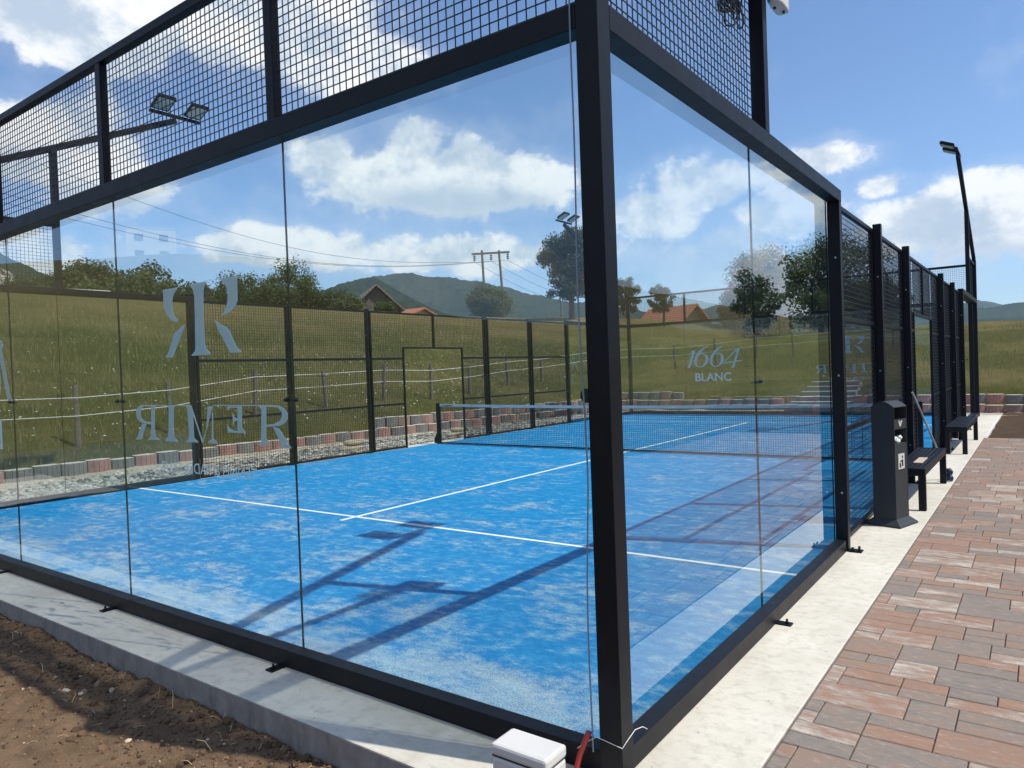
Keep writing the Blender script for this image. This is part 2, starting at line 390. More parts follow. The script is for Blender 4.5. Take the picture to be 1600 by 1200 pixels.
while radii[-1] < 3400: radii.append(radii[-1]*1.033 if radii[-1] < 140 else radii[-1]*1.12)
gx, gy = -5., 8.
for r_ in radii:
    for k in range(NA):
        a = 2*math.pi*k/NA; x = gx+r_*math.cos(a); y = gy+r_*math.sin(a)
        mb.v.append(Vector((x, y, terrain(x, y) if r_ < 400 else terrain(gx+400*math.cos(a), gy+400*math.sin(a))*max(0, 1-(r_-400)/400)-8*min(1, (r_-400)/300))))
for i in range(len(radii)-1):
    for k in range(NA):
        a = i*NA+k; b = i*NA+(k+1) % NA; mb.f.append((a, b, b+NA, a+NA))
ground = mb.build('meadow_ground', 'meadow', smooth=True); tag(ground, 'grassy meadow rising behind the blue court', 'meadow', kind='structure')

slab = MB().box(-10.45, .51, -.45, 20.5, -.28, 0).build('concrete_slab', 'concrete', bev=.008); tag(slab, kind='structure')
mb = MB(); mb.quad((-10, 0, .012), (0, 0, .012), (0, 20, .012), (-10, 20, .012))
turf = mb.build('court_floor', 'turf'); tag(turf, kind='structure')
def line(x0, x1, y0, y1, lbl):
    o = MB().box(x0, x1, y0, y1, .0125, .017).build('court_line', 'line_paint', turf); o['label'] = lbl
line(-9.98, -.02, 3.03, 3.08, 'near white service line across the blue court')
line(-9.98, -.02, 16.92, 16.97, 'far white service line beyond the net')
line(-5.025, -4.975, 2.83, 3.029, 'short tail of the centre line'); line(-5.025, -4.975, 3.081, 16.919, 'white centre line running under the net')

# gravel strip along the left wall and behind the far wall
mb = MB()
def strip_grid(mb, x0, x1, y0, y1, n, m_, zf):
    base = len(mb.v)
    for j in range(m_+1):
        for i in range(n+1):
            x = x0+(x1-x0)*i/n; y = y0+(y1-y0)*j/m_; mb.v.append(Vector((x, y, zf(x, y))))
    for j in range(m_):
        for i in range(n):
            a = base+j*(n+1)+i; mb.f.append((a, a+1, a+n+2, a+n+1))
strip_grid(mb, -13.6, -10.44, -3, 23.2, 20, 150, lambda x, y: -.02+.03*fbm(x*1.3, y*1.3)+.05*ss((-11.8-x)/1.2))
gr = mb.build('gravel_strip', 'gravel', smooth=True); tag(gr, kind='structure')
mb = MB(); strip_grid(mb, -10.44, 4, 20.5, 23.2, 70, 12, lambda x, y: -.04+.03*fbm(x*1.3, y*1.3))
tag(mb.build('gravel_strip', 'gravel', smooth=True), kind='structure')
def lump(mb, c, r, rr, flat=.7):
    base = len(mb.v); t_ = (1+5**.5)/2
    ico = [(-1, t_, 0), (1, t_, 0), (-1, -t_, 0), (1, -t_, 0), (0, -1, t_), (0, 1, t_), (0, -1, -t_), (0, 1, -t_), (t_, 0, -1), (t_, 0, 1), (-t_, 0, -1), (-t_, 0, 1)]
    a = rr.uniform(0, 6.28); ca, sa = math.cos(a), math.sin(a); sx = rr.uniform(.7, 1.3)
    for (x, y, z) in ico:
        k = rr.uniform(.75, 1.2)*r/1.9; x *= sx; mb.v.append(Vector((c[0]+(x*ca-y*sa)*k, c[1]+(x*sa+y*ca)*k, c[2]+z*k*flat)))
    mb.f += [tuple(base+i for i in f) for f in ((0, 11, 5), (0, 5, 1), (0, 1, 7), (0, 7, 10), (0, 10, 11), (1, 5, 9), (5, 11, 4), (11, 10, 2), (10, 7, 6), (7, 1, 8), (3, 9, 4), (3, 4, 2), (3, 2, 6), (3, 6, 8), (3, 8, 9), (4, 9, 5), (2, 4, 11), (6, 2, 10), (8, 6, 7), (9, 8, 1))]
mb = MB(); rr = random.Random(11)
for k in range(9000):
    x = -10.5-abs(rr.gauss(0, .85)); y = rr.uniform(0, 21)
    if x > -12.6: lump(mb, (x, y, .01), rr.uniform(.018, .05), rr)
tag(mb.build('gravel_pebbles', 'pebble', fix=False), 'pale pebbles strewn along the left wall', 'gravel', kind='stuff')

# bare earth beside the slab in the foreground
def soil_z(x, y):
    d = -.45-y
    z = -.135-.05*ss(d/.35)+.05*ss((d-.5)/1.5)+.03*ss((-3-x)/2)-.03*ss((x+2)/1.5)
    z += .035*fbm(x*1.7, y*1.7)+.018*fbm(x*6, y*6, 3)+.009*fbm(x*19, y*19, 8)
    z += .05*max(0, fbm(x*2.6, y*2.6, 20))*ss((.6-d)/.4)
    return z
mb = MB(); strip_grid(mb, -9, .5, -4.2, -.452, 420, 165, soil_z)
tag(mb.build('bare_soil', 'soil', smooth=True), kind='structure')
mb = MB(); rr = random.Random(5)
for k in range(9000):
    x = rr.uniform(-7, .3); d = abs(rr.gauss(0, .9)) if k % 2 else abs(rr.gauss(0, .28)); y = -.455-d
    if y < -3.4: continue
    r_ = rr.uniform(.003, .011) if rr.random() < .96 else rr.uniform(.012, .03)
    lump(mb, (x, min(y, -.455-r_), soil_z(x, y)+r_*.1), r_, rr, .8)
tag(mb.build('soil_clods', 'clod', fix=False), 'brown clods scattered over the bare earth', 'soil', kind='stuff')
mb = MB(); rr = random.Random(6)
for k in range(80):
    x = rr.uniform(-5, 0); y = -.47-abs(rr.gauss(0, .5)); z = soil_z(x, y)+.01; a = rr.uniform(0, 6.28); L = rr.uniform(.03, .14)
    up = rr.uniform(.0, .07) if y > -.75 else rr.uniform(0, .03)
    pts = [(x, y, z), (x+math.cos(a)*L*.5, y+math.sin(a)*L*.3, z+up*.8), (x+math.cos(a)*L, y+math.sin(a)*L*.6-.01, z+up)]
    pts = [(px_, min(py_, -.456), pz_) for px_, py_, pz_ in pts]
    mb.tube(pts, [.0016, .0013, .0006], 4)
tag(mb.build('dry_stalks', 'straw', fix=False), 'dry straw stalks lying on the soil', 'straw', kind='stuff')
for (u, v, r_, lb) in ((103, 1074, .03, 'flat pale stone lying on the brown soil, left of its neighbour'), (127, 1076, .022, 'small ochre stone on the brown soil, right of its neighbour'), (200, 1150, .02, 'pale chip of stone low on the brown soil')):
    q = on_plane(u, v, 2, -.15); mb = MB(); lump(mb, (q.x, q.y, soil_z(q.x, q.y)+r_*.3), r_, rnd, .55)
    tag(mb.build('stone', 'stone', smooth=False), lb, 'stone')

# paved path
path = MB().box(.512, 4.6, -4.5, 14.12, -.3, -.012).build('paved_path', 'bedding'); tag(path, kind='structure')
rr = random.Random(21); pieces = []
y = -4.48; row = 0
while y < 14.05:
    x = .516-rr.choice((0, .13, .2)); 
    while x < 4.58:
        L, split = rr.choice(((.40, 0), (.40, 0), (.40, 0), (.27, 0), (.27, 0), (.2, 0), (.2, 0), (.27, 1), (.27, 1), (.2, 1), (.4, 2))); x0 = max(x, .516); x1 = min(x+L, 4.585)
        if x1-x0 > .05:
            xm = x0+(x1-x0)*.5
            if split == 0: pieces.append((x0, x1, y, y+.24))
            elif split == 1: pieces += [(x0, x1, y, y+.12), (x0, x1, y+.12, y+.24)]
            else: pieces += [(x0, x1, y, y+.12), (x0, xm, y+.12, y+.24), (xm, x1, y+.12, y+.24)]
        x += L
    y += .24; row += 1
def in_view(p_):
    x, y = (p_[0]+p_[1])/2, (p_[2]+p_[3])/2; d = Vector((x, y, 0))-CAM; z = d.dot(CF)
    if z <= .3: return -1
    u = 800+FPX*d.dot(CR)/z; v = 600-FPX*d.dot(CU)/z
    return (p_[1]-p_[0])*(p_[3]-p_[2])/z**3 if -40 < u < 1640 and -40 < v < 1240 else -1
pieces.sort(key=in_view, reverse=True)
cache = {}
def paver_geo(mb, x0, x1, y0, y1, zt, tl=(0, 0)):
    g_ = .0022; b_ = .004; base = len(mb.v)
    for (dx, z) in ((g_, -.05), (g_, zt-b_), (g_+b_, zt)):
        for (xx, yy) in ((x0+dx, y0+dx), (x1-dx, y0+dx), (x1-dx, y1-dx), (x0+dx, y1-dx)):
            mb.v.append(Vector((xx, yy, z+(tl[0]*(xx-x0)+tl[1]*(yy-y0) if z > -.04 else 0))))
    for k in range(2):
        for j in range(4): mb.f.append((base+k*4+j, base+k*4+(j+1) % 4, base+k*4+4+(j+1) % 4, base+k*4+4+j))
    mb.f.append((base+8, base+9, base+10, base+11))
for (x0, x1, y0, y1) in pieces[:300]:
    key = (round(x1-x0, 3), round(y1-y0, 3))
    if key not in cache:
        q = MB(); paver_geo(q, -key[0]/2, key[0]/2, -key[1]/2, key[1]/2, 0); cache[key] = q.mesh('paver', 'paver')
    o = inst('paver', cache[key], path, ((x0+x1)/2, (y0+y1)/2, rr.uniform(-.0015, .0015))); o.rotation_euler = (rr.uniform(-.006, .006), rr.uniform(-.004, .004), rr.uniform(-.003, .003))
q = MB()
for (x0, x1, y0, y1) in pieces[300:]: paver_geo(q, x0, x1, y0, y1, rr.uniform(-.0015, .0015))
o = q.build('paver', 'paver_far', path, fix=False); o['kind'] = 'stuff'
mb = MB(); strip_grid(mb, .56, 12, 14.12, 22.4, 60, 50, lambda x, y: -.03+.03*fbm(x*1.4, y*1.4)+.015*fbm(x*6, y*6, 2))
tag(mb.build('bare_soil', 'soil_dark', smooth=True), kind='structure')
MBk = MB().box(.512, .56, 14.13, 20.45, -.2, .01).build('kerb', 'step_edge'); tag(MBk, kind='structure')

# ------------------------------------------------------------------ enclosure
def wiregrid(mb, axis, at_, a0, a1, z0, z1, s=.05, r=.0023):
    """welded mesh in the plane axis=at_, spanning a0..a1 and z0..z1"""
    def P(a, z, o=0): return (at_+o, a, z) if axis == 'x' else (a, at_+o, z)
    n = int(round((a1-a0)/s))
    for i in range(1, n):
        a = a0+(a1-a0)*i/n; mb.bar(P(a, z0), P(a, z1), 2*r, 2*r)
    n = int(round((z1-z0)/s))
    for i in range(1, n):
        z = z0+(z1-z0)*i/n; mb.bar(P(a0, z, .0035), P(a1, z, .0035), 2*r, 2*r)
def pane(parent, axis, at_, a0, a1, z0, z1, out, label=None):
    """one toughened pane 12 mm thick on the court side of at_, with a dark ground edge"""
    g_ = .0015; a0 += g_; a1 -= g_; lo, hi = sorted((at_, at_-out*.012))
    bx = (lambda mb, a, b, c, d: mb.box(lo, hi, a, b, c, d)) if axis == 'x' else (lambda mb, a, b, c, d: mb.box(a, b, lo, hi, c, d))
    mb = MB(); bx(mb, a0, a1, z0, z1); o = mb.build('glass_panel', ['glass', 'glass_edge'], parent)
    nidx = 0 if axis == 'x' else 1
    for f in o.data.polygons: f.material_index = 0 if abs(f.normal[nidx]) > .5 else 1
    if label: o['label'] = label
    return o
def clamp(parent, axis, at_, a, z, out):
    mb = MB()
    def bx(o0, o1, d0, d1, z0, z1):
        lo, hi = sorted((at_+out*o0, at_+out*o1))
        mb.box(lo, hi, a+d0, a+d1, z0, z1) if axis == 'x' else mb.box(a+d0, a+d1, lo, hi, z0, z1)
    bx(.001, .006, -.07, .07, z-.035, z+.035)
    o = mb.build('clamp_plate', 'glass', parent)
    for d in (-.042, .042):
        mb = MB(); c0 = Vector((at_+out*.004, a+d, z)) if axis == 'x' else Vector((a+d, at_+out*.004, z))
        dv = Vector((out, 0, 0)) if axis == 'x' else Vector((0, out, 0))
        mb.tube([c0, c0+dv*.010], .013, 10); mb.tube([c0+dv*.010, c0+dv*.02], .009, 8)
        mb.build('clamp_bolt', 'black_plastic', parent)
def anchor(parent, x, y, dx, dy):
    mb = MB(); c = Vector((x, y, 0)); d = Vector((dx, dy, 0)); s_ = Vector((-dy, dx, 0))
    pts = [c+s_*.03, c+s_*.03+d*.09, c-s_*.03+d*.09, c-s_*.03]
    mb.prism([p_+Vector((0, 0, .001)) for p_ in pts], (0, 0, .008))
    fp = mb.build('anchor_bracket', 'black_coat', parent)
    mb = MB(); mb.tube([c+d*.06+Vector((0, 0, z)) for z in (.009, .018, .0181, .036)], [.014, .014, .007, .007], 6); mb.build('bolt', B, fp)
def part(parent, name, mat, *boxes, bev=.003):
    mb = MB()
    for b in boxes: mb.box(*b)
    return mb.build(name, mat, parent, bev=bev)

B = 'black_coat'
PANES = {}
def back_wall(y, out, label):
    """10 m end wall: five 3 m panes in a frame, a metre of mesh above"""
    t_ = thing('glass_wall', label, 'glass wall', (-5, y, 0))
    def yy(a, b): return sorted((y+out*a, y+out*b))
    part(t_, 'bottom_beam', B, (-10, 0, *yy(.0, .085), .002, .1)); part(t_, 'top_beam', B, (-10, 0, *yy(.0, .1), 2.975, 3.075))
    part(t_, 'top_rail', B, (-10, 0, *yy(.01, .07), 3.96, 4.02))
    for x in (-8, -6, -4, -2): part(t_, 'upper_post', B, (x-.035, x+.035, *yy(.012, .068), 3.0755, 3.9595))
    for (x0, x1) in ((-10.1, -10.001), (.001, .1)): part(t_, 'corner_post', B, (x0, x1, *yy(0.001, .1), 0, 4.1))
    for k in range(5):
        x0 = -10+2*k; o = pane(t_, 'y', y, x0, x0+2, .03, 3.0, out); PANES[(y, x0)] = o
        mb = MB(); wiregrid(mb, 'y', y+out*.02, x0+.035, x0+1.965, 3.075, 3.96); mb.build('wire_mesh', 'wire_coat', t_, fix=False)['kind'] = 'stuff'
    for x in (-8, -6, -4, -2):
        clamp(t_, 'y', y, x, 1.52, out); anchor(t_, x-.08, y+out*.085, 0, out)
    return t_
near = back_wall(0, -1, 'near glass end wall with mirrored frosted lettering and tall corner post')
far = back_wall(20, 1, 'far glass end wall behind the net, with readable frosted lettering')
mb = MB(); mb.tube([(-.05, -.012, 1.527), (-.05, -.024, 1.527)], .03, 14); mb.tube([(-.05, -.024, 1.527), (-.05, -.03, 1.527)], .012, 10); mb.box(-.05, -.0, -.022, -.012, 1.5, 1.555)
mb.build('post_clamp', 'black_plastic', near)

def side_wall(x, out, label):
    t_ = thing('side_fence', label, 'fence', (x, 10, 0))
    def xx(a, b): return sorted((x+out*a, x+out*b))
    for (y0, y1, lb) in ((0, 4, 0), (16, 20, 1)):
        part(t_, 'bottom_beam', B, (*xx(0, .085), y0+.001, y1-.001, .002, .1)); part(t_, 'top_beam', B, (*xx(0, .1), y0+.001, y1+.1-.2*(lb), 2.975, 3.075) if not lb else (*xx(0, .1), y0-.099, y1-.001, 2.975, 3.075))
        for k in (0, 2): pane(t_, 'x', x, y0+k, y0+k+2, .03, 3.0, out)
        clamp(t_, 'x', x, y0+2, 1.515, out); anchor(t_, x+out*.085, y0+2, out, 0)
        u0, u1 = (0, 2) if not lb else (18, 20)
        part(t_, 'upper_rail', B, (*xx(.01, .07), u0+.001, u1-.001, 3.96, 4.02))
        mb = MB(); wiregrid(mb, 'x', x+out*.02, u0+.02, u1-.02, 3.075, 3.96); mb.build('wire_mesh', 'wire_coat', t_, fix=False)['kind'] = 'stuff'
    for y in (4, 6, 8, 12, 14, 16):                       # standing posts, a foot plate with bolts under each
        dy = .05 if y in (4, 16) else 0
        hgt = 2.974 if y in (4, 16) else 3.06
        part(t_, 'post', B, (*xx(.021 if dy == 0 else 0.002, .1), y-.04+(dy if y == 4 else -dy), y+.04+(dy if y == 4 else -dy), .101 if y in () else 0.003, hgt))
        yc = y+(dy if y == 4 else -dy)
        mb = MB(); a, b = xx(.1, .2); mb.box(a, b, yc-.05, yc+.05, .001, .011)
        fp = mb.build('foot_plate', B, t_)
        for (du, dv) in ((.13, -.03), (.17, .03), (.18, -.03)): mb = MB(); mb.tube([(x+out*du, yc+dv, .011), (x+out*du, yc+dv, .04)], .01, 6); mb.build('bolt', B, fp)
        for z in (.5, 1.5, 2.5): mb = MB(); mb.tube([(x+out*.06, yc-.04, z), (x+out*.06, yc-.046, z)], .009, 6); mb.build('post_bolt', 'steel', t_)
    def mesh_panel(y0, y1, z0, z1, rails):
        f = MB(); a, b = xx(-.02, .02)
        f.box(a, b, y0, y0+.04, z0, z1); f.box(a, b, y1-.04, y1, z0, z1)
        f.box(a, b, y0+.041, y1-.041, z0, z0+.04); f.box(a, b, y0+.041, y1-.041, z1-.04, z1)
        fo = f.build('panel_frame', B, t_, bev=.003)
        for z in rails: part(t_, 'rail', B, (*xx(-.018, .018), y0+.041, y1-.041, z-.02, z+.02))
        mb = MB(); wiregrid(mb, 'x', x, y0+.04, y1-.04, z0+.04, z1-.04); mb.build('wire_mesh', 'wire_coat', t_, fix=False)['kind'] = 'stuff'
    for (y0, y1) in ((4.10, 5.97), (6.01, 7.97), (12.03, 13.97), (14.01, 15.9)): mesh_panel(y0, y1, .02, 3.02, (1.0, 2.0))
    a, b = xx(-.02, .02)                                   # gate bay: open doorway two metres wide under a lintel
    for (y0, y1) in ((8.01, 8.05), (11.95, 11.99)): part(t_, 'jamb', B, (a, b, y0, y1, .02, 2.979))
    for (y0, y1) in ((8.97, 9.01), (10.99, 11.03)): part(t_, 'door_post', B, (a, b, y0, y1, .003, 2.219))
    part(t_, 'lintel', B, (a, b, 8.97, 11.03, 2.22, 2.26)); part(t_, 'top_rail', B, (a, b, 8.01, 11.99, 2.98, 3.02)); part(t_, 'centre_post', B, (a, b, 9.97, 10.03, 2.261, 2.979))
    for (y0, y1) in ((8.051, 8.969), (11.031, 11.949)):
        for z in (.04, 1.0, 2.0): part(t_, 'rail', B, (*xx(-.018, .018), y0, y1, z-.02, z+.02))
        mb = MB(); wiregrid(mb, 'x', x, y0, y1, .06, 2.98); mb.build('wire_mesh', 'wire_coat', t_, fix=False)['kind'] = 'stuff'
    mb = MB(); wiregrid(mb, 'x', x, 8.97, 11.03, 2.26, 2.98); mb.build('wire_mesh', 'wire_coat', t_, fix=False)['kind'] = 'stuff'
    return t_
left = side_wall(-10, -1, 'left side fence of glass and black mesh below the meadow')
right = side_wall(0, 1, 'right side fence of glass and black mesh beside the paving')

# lettering -----------------------------------------------------------------
def near_pts(pts, ox, oy, k): return [on_plane(ox+a/k, oy+b/k, 1, -.0) for a, b in pts]
def letter(pane_o, shapes, name, f):
    mb = MB()
    for s_ in shapes: mb.prism([f(p_) for p_ in s_], (0, f.dy, 0))
    return mb.build(name, 'vinyl', pane_o)
class Map:
    def __init__(s, f, dy): s.f = f; s.dy = dy
    def __call__(s, p_): return s.f(p_)
to_near = Map(lambda p_: Vector((p_.x, .0135, p_.z)), .0006)
to_far = Map(lambda p_: Vector((-6-p_.x, 19.986, p_.z)), -.0006)
MONO = [[(95, 262), (288, 225), (250, 270), (225, 320), (210, 390), (207, 460), (215, 530), (235, 585), (285, 640), (270, 668), (230, 660), (185, 630), (140, 570), (110, 500), (98, 420)],
        [(370, 685), (355, 740), (215, 1110), (120, 1110), (160, 1050), (225, 830), (240, 800)],
        [(418, 195), (640, 152), (610, 210), (597, 280), (595, 400), (605, 700), (618, 930), (635, 1000), (685, 1050), (685, 1072), (450, 1088), (452, 1075), (490, 1035), (498, 990), (490, 600), (482, 330), (465, 260)],
        [(785, 125), (1015, 85), (1025, 390), (1005, 450), (960, 510), (900, 555), (820, 590), (860, 530), (885, 470), (898, 400), (900, 320), (890, 250), (865, 190), (830, 150)],
        [(740, 640), (835, 705), (890, 725), (915, 760), (1010, 970), (1035, 1005), (1072, 1025), (1065, 1045), (935, 1050), (885, 955), (830, 850), (770, 740)]]
WORD = [[[(100, 80), (258, 80), (240, 108), (238, 300), (248, 385), (285, 412), (285, 418), (180, 415), (180, 405), (200, 380), (204, 300), (204, 266), (130, 257), (92, 238), (66, 200), (60, 150), (70, 108)]],
        [[(355, 82), (440, 82), (420, 110), (418, 340), (430, 400), (462, 425), (462, 437), (340, 427), (340, 415), (365, 390), (370, 330), (372, 110)]],
        [[(530, 82), (588, 82), (604, 130), (700, 425), (735, 300), (745, 95), (800, 90), (782, 140), (706, 446), (694, 446), (606, 175), (618, 400), (655, 432), (655, 443), (535, 437), (560, 410), (568, 380), (560, 250), (548, 110)],
         [(789, 150), (798, 150), (801, 400), (842, 442), (840, 454), (750, 448), (750, 437), (785, 405)]],
        [[(1034, 93), (1076, 93), (1077, 300), (1110, 345), (1110, 353), (940, 345), (934, 268), (955, 305), (1000, 328), (1034, 332), (1034, 226), (1004, 240), (992, 292), (984, 150), (1002, 196), (1034, 210), (1034, 108), (968, 106), (937, 135), (935, 93)]],
        [[(1215, 80), (1420, 84), (1480, 110), (1516, 160), (1516, 212), (1490, 255), (1440, 283), (1372, 290), (1312, 290), (1312, 400), (1335, 440), (1332, 470), (1235, 470), (1260, 430), (1262, 120), (1240, 95)],
         [(1372, 291), (1430, 305), (1462, 350), (1530, 470), (1555, 490), (1550, 502), (1465, 495), (1440, 430), (1388, 320)]],
        [[(258, 80), (355, 80), (355, 88), (258, 88)]], [[(440, 80), (530, 80), (530, 88), (440, 88)]], [[(800, 80), (1215, 80), (1215, 89), (800, 89)]]]
# counters of the two letters R, cut as open shapes
WORD[0] = [[(204, 80), (258, 80), (240, 108), (238, 300), (248, 385), (285, 412), (285, 418), (180, 415), (180, 405), (200, 380), (204, 300)],
           [(203, 80), (100, 80), (70, 108), (60, 150), (66, 200), (92, 238), (130, 257), (203, 265), (203, 246), (140, 236), (112, 205), (103, 160), (110, 115), (130, 93), (203, 92)],
           [(118, 259), (160, 264), (125, 370), (121, 405), (105, 415), (50, 412), (75, 380)]]
WORD[4] = [[(1215, 80), (1310, 80), (1310, 400), (1335, 440), (1332, 470), (1235, 470), (1260, 430), (1262, 120), (1240, 95)],
           [(1311, 80), (1420, 84), (1480, 110), (1516, 160), (1516, 212), (1490, 255), (1440, 283), (1311, 290), (1311, 272), (1390, 262), (1440, 235), (1462, 190), (1456, 140), (1420, 105), (1311, 94)],
           WORD[4][1]]
for (f, y) in ((to_near, 0), (to_far, 20)):
    po = PANES[(y, -4)]
    letter(po, [near_pts(s_, 240, 420, 8) for s_ in MONO], 'monogram', f)
    for L in WORD: letter(po, [near_pts(s_, 200, 620, 6.154) for s_ in L], 'letter', f)
K = 11.43
def far_px(pts): return [on_plane(1060+a/K, 520+b/K, 1, 20) for a, b in pts]
six_o = [(430, 362), (360, 380), (305, 420), (285, 490), (290, 560), (330, 605), (390, 620), (450, 605), (510, 560), (540, 490), (530, 420), (490, 378)]
six_i = [(430, 378), (385, 392), (350, 430), (332, 490), (332, 550), (355, 592), (392, 606), (435, 588), (470, 540), (488, 480), (482, 420), (462, 388)]
six_t = [(304, 421), (370, 320), (440, 270), (540, 240), (470, 280), (420, 330), (385, 391), (360, 381)]
def six(dx, dy):
    s_ = lambda pts: [(a+dx, b+dy) for a, b in pts]
    o_, i_ = s_(six_o), s_(six_i); n = len(o_)
    return [[o_[k], o_[(k+1) % n], i_[(k+1) % n], i_[k]] for k in range(n)]+[s_(six_t)]
NUM = [[[(240, 320), (310, 310), (295, 350), (225, 590), (210, 620), (160, 630), (180, 590), (245, 370), (230, 345)]], six(0, 0), six(277, -10),
       [[(1045, 275), (1100, 272), (1085, 320), (1005, 610), (990, 630), (940, 618), (960, 590), (1035, 360)], [(1040, 280), (1046, 310), (870, 480), (790, 575), (800, 545), (860, 470)], [(812, 568), (860, 522), (978, 503), (970, 527), (870, 541)], [(1030, 496), (1140, 485), (1140, 500), (1022, 519)]]]
f_far = Map(lambda p_: Vector((p_.x, 19.986, p_.z)), -.0006); f_near = Map(lambda p_: Vector((-14-p_.x, .0135, p_.z)), .0006)
for (f, y) in ((f_far, 20), (f_near, 0)):
    for L in NUM: letter(PANES[(y, -8)], [far_px(s_) for s_ in L], 'numeral', f)
def word_mesh(body, x0, x1, z0, z1, y, mirror, matn, parent, name, ext=.0006, bold=0):
    """flat type set into the box x0..x1, z0..z1 on the plane y"""
    cu = bpy.data.curves.new('type', 'FONT'); cu.body = body; cu.offset = bold; cu.extrude = 0
    ob = bpy.data.objects.new('type', cu); col.objects.link(ob); bpy.context.view_layer.update()
    me = bpy.data.meshes.new_from_object(ob.evaluated_get(bpy.context.evaluated_depsgraph_get()))
    bpy.data.objects.remove(ob)
    xs = [v.co.x for v in me.vertices]; ys = [v.co.y for v in me.vertices]; mb = MB()
    for v in me.vertices:
        a = (v.co.x-min(xs))/(max(xs)-min(xs)); b = (v.co.y-min(ys))/(max(ys)-min(ys))
        mb.v.append(Vector((x1+(x0-x1)*a if mirror else x0+(x1-x0)*a, y, z0+(z1-z0)*b)))
    mb.f = [tuple(p_.vertices) for p_ in me.polygons]
    return mb.build(name, matn, parent, fix=False)
a = on_plane(1087, 596, 1, 20); b = on_plane(1143, 580, 1, 20)
word_mesh('BLANC', a.x, b.x, a.z, a.z+.27, 19.985, False, 'vinyl', PANES[(20, -8)], 'lettering', bold=.02)
word_mesh('BLANC', -14-b.x, -14-a.x, a.z, a.z+.27, .0142, True, 'vinyl', PANES[(0, -8)], 'lettering', bold=.02)
word_mesh('TENNIS & PADEL CLUB', -3.5, -2.39, 1.035, 1.105, .0142, True, 'vinyl', PANES[(0, -4)], 'lettering')
word_mesh('TENNIS & PADEL CLUB', -3.61, -2.5, 1.035, 1.105, 19.985, False, 'vinyl', PANES[(20, -4)], 'lettering')

# net ------------------------------------------------------------------------
nt_ = thing('court_net', 'black court net with white top tape between two posts', 'net', (-5, 10, 0))
for x in (-9.93, -.07):
    mb = MB(); mb.box(x-.04, x+.04, 9.96, 10.04, .014, .95); mb.build('net_post', B, nt_, bev=.004)
    mb = MB(); mb.prism([(x-.041, 9.955, .02), (x-.12, 9.955, .02), (x-.12, 9.955, .12), (x-.041, 9.955, .25)] if x < -5 else [(x+.041, 9.955, .02), (x+.11, 9.955, .02), (x+.11, 9.955, .12), (x+.041, 9.955, .25)], (0, .09, 0)); mb.build('winch_box', B, nt_)
mb = MB(); N = 24
def sag(x): return .045*(1-((x+5)/4.9)**2)
for k in range(N):
    a, b = -9.88+9.76*k/N, -9.88+9.76*(k+1)/N
    mb.bar((a, 10, .905-sag(a)), (b, 10, .905-sag(b)), .014, .055)
mb.build('top_tape', 'net_tape', nt_)
mb = MB(); mb.box(-9.82, -9.46, 9.988, 9.9905, .868, .912); lab_ = mb.build('tape_label', 'box_white', nt_)
for (xa, xb) in ((-9.8, -9.755), (-9.73, -9.5)): MB().box(xa, xb, 9.985, 9.9875, .880, .900).build('label_print', 'print_blue', lab_)
mb = MB()
for k in range(1, 244):
    x = -9.88+9.76*k/244; mb.bar((x, 10, .03), (x, 10, .88-sag(x)), .0045, .0045)
for j in range(21):
    z = .03+.04*j
    for k in range(N):
        a, b = -9.88+9.76*k/N, -9.88+9.76*(k+1)/N
        mb.bar((a, 10.002, min(z, .88-sag(a)-.01)), (b, 10.002, min(z, .88-sag(b)-.01)), .0045, .0045)
mb.build('net_mesh', 'net_black', nt_, fix=False)['kind'] = 'stuff'
mb = MB(); mb.bar((-9.88, 10, .03), (-.12, 10, .03), .01, .03); mb.build('bottom_band', 'net_black', nt_)


# floodlights: tall post two metres in, raked arm from the corner post ----------
for (x, out, yb, s_, lb) in ((-10, -1, 0, 1, 'twin floodlight on raked black arm above the left near corner'), (0, 1, 0, 1, 'floodlight mast rising out of view above the right near corner'),
                             (-10, -1, 20, -1, 'twin floodlight on raked arm beside the old tree, behind the post'), (0, 1, 20, -1, 'tall twin floodlight against the clouds at the right far corner')):
    t_ = thing('floodlight_mast', lb, 'floodlight', (x+out*.05, yb+s_*2, 3.08), 'floodlight masts at the court corners')
    part(t_, 'mast', B, (*sorted((x+out*.012, x+out*.1)), *sorted((yb+s_*2.02, yb+s_*2.1)), 3.0762, 5.065))
    xc = x+out*.055; A = (xc, yb-s_*.05, 4.12); E_ = (xc, yb+s_*3.95, 5.98)
    mb = MB(); mb.bar(A, E_, .08, .09); mb.build('arm', B, t_, bev=.003)
    ye = yb+s_*3.95; mb = MB(); mb.bar((xc, ye-.43, 6.05), (xc, ye+.43, 6.05), .055, .045); mb.build('crossbar', B, t_, bev=.003)
    for dy in (-.28, .28):                                      # heads reach in over the court, tilted up at the front
        c = Vector((xc-out*.03, ye+dy, 6.085)); e = Vector((-out*.27, 0, .12)); w_ = Vector((0, .145, 0)); th = Vector((0, 0, .045))
        mb = MB(); mb.prism([c-w_, c+w_, c+w_+e, c-w_+e], th); fl = mb.build('flood_housing', B, t_)
        for k in range(6):
            q = c-w_*.85+w_*1.7*k/5+th; mb = MB(); mb.bar(q+e*.05, q+e*.95, .006, .05); mb.build('fin', B, fl)
        mb = MB(); d_ = Vector((0, 0, -.004)); mb.prism([c-w_*.85+e*.1+d_, c+w_*.85+e*.1+d_, c+w_*.85+e*.93+d_, c-w_*.85+e*.93+d_], (0, 0, .003)); mb.build('lamp_glass', 'lamp_glass', fl)

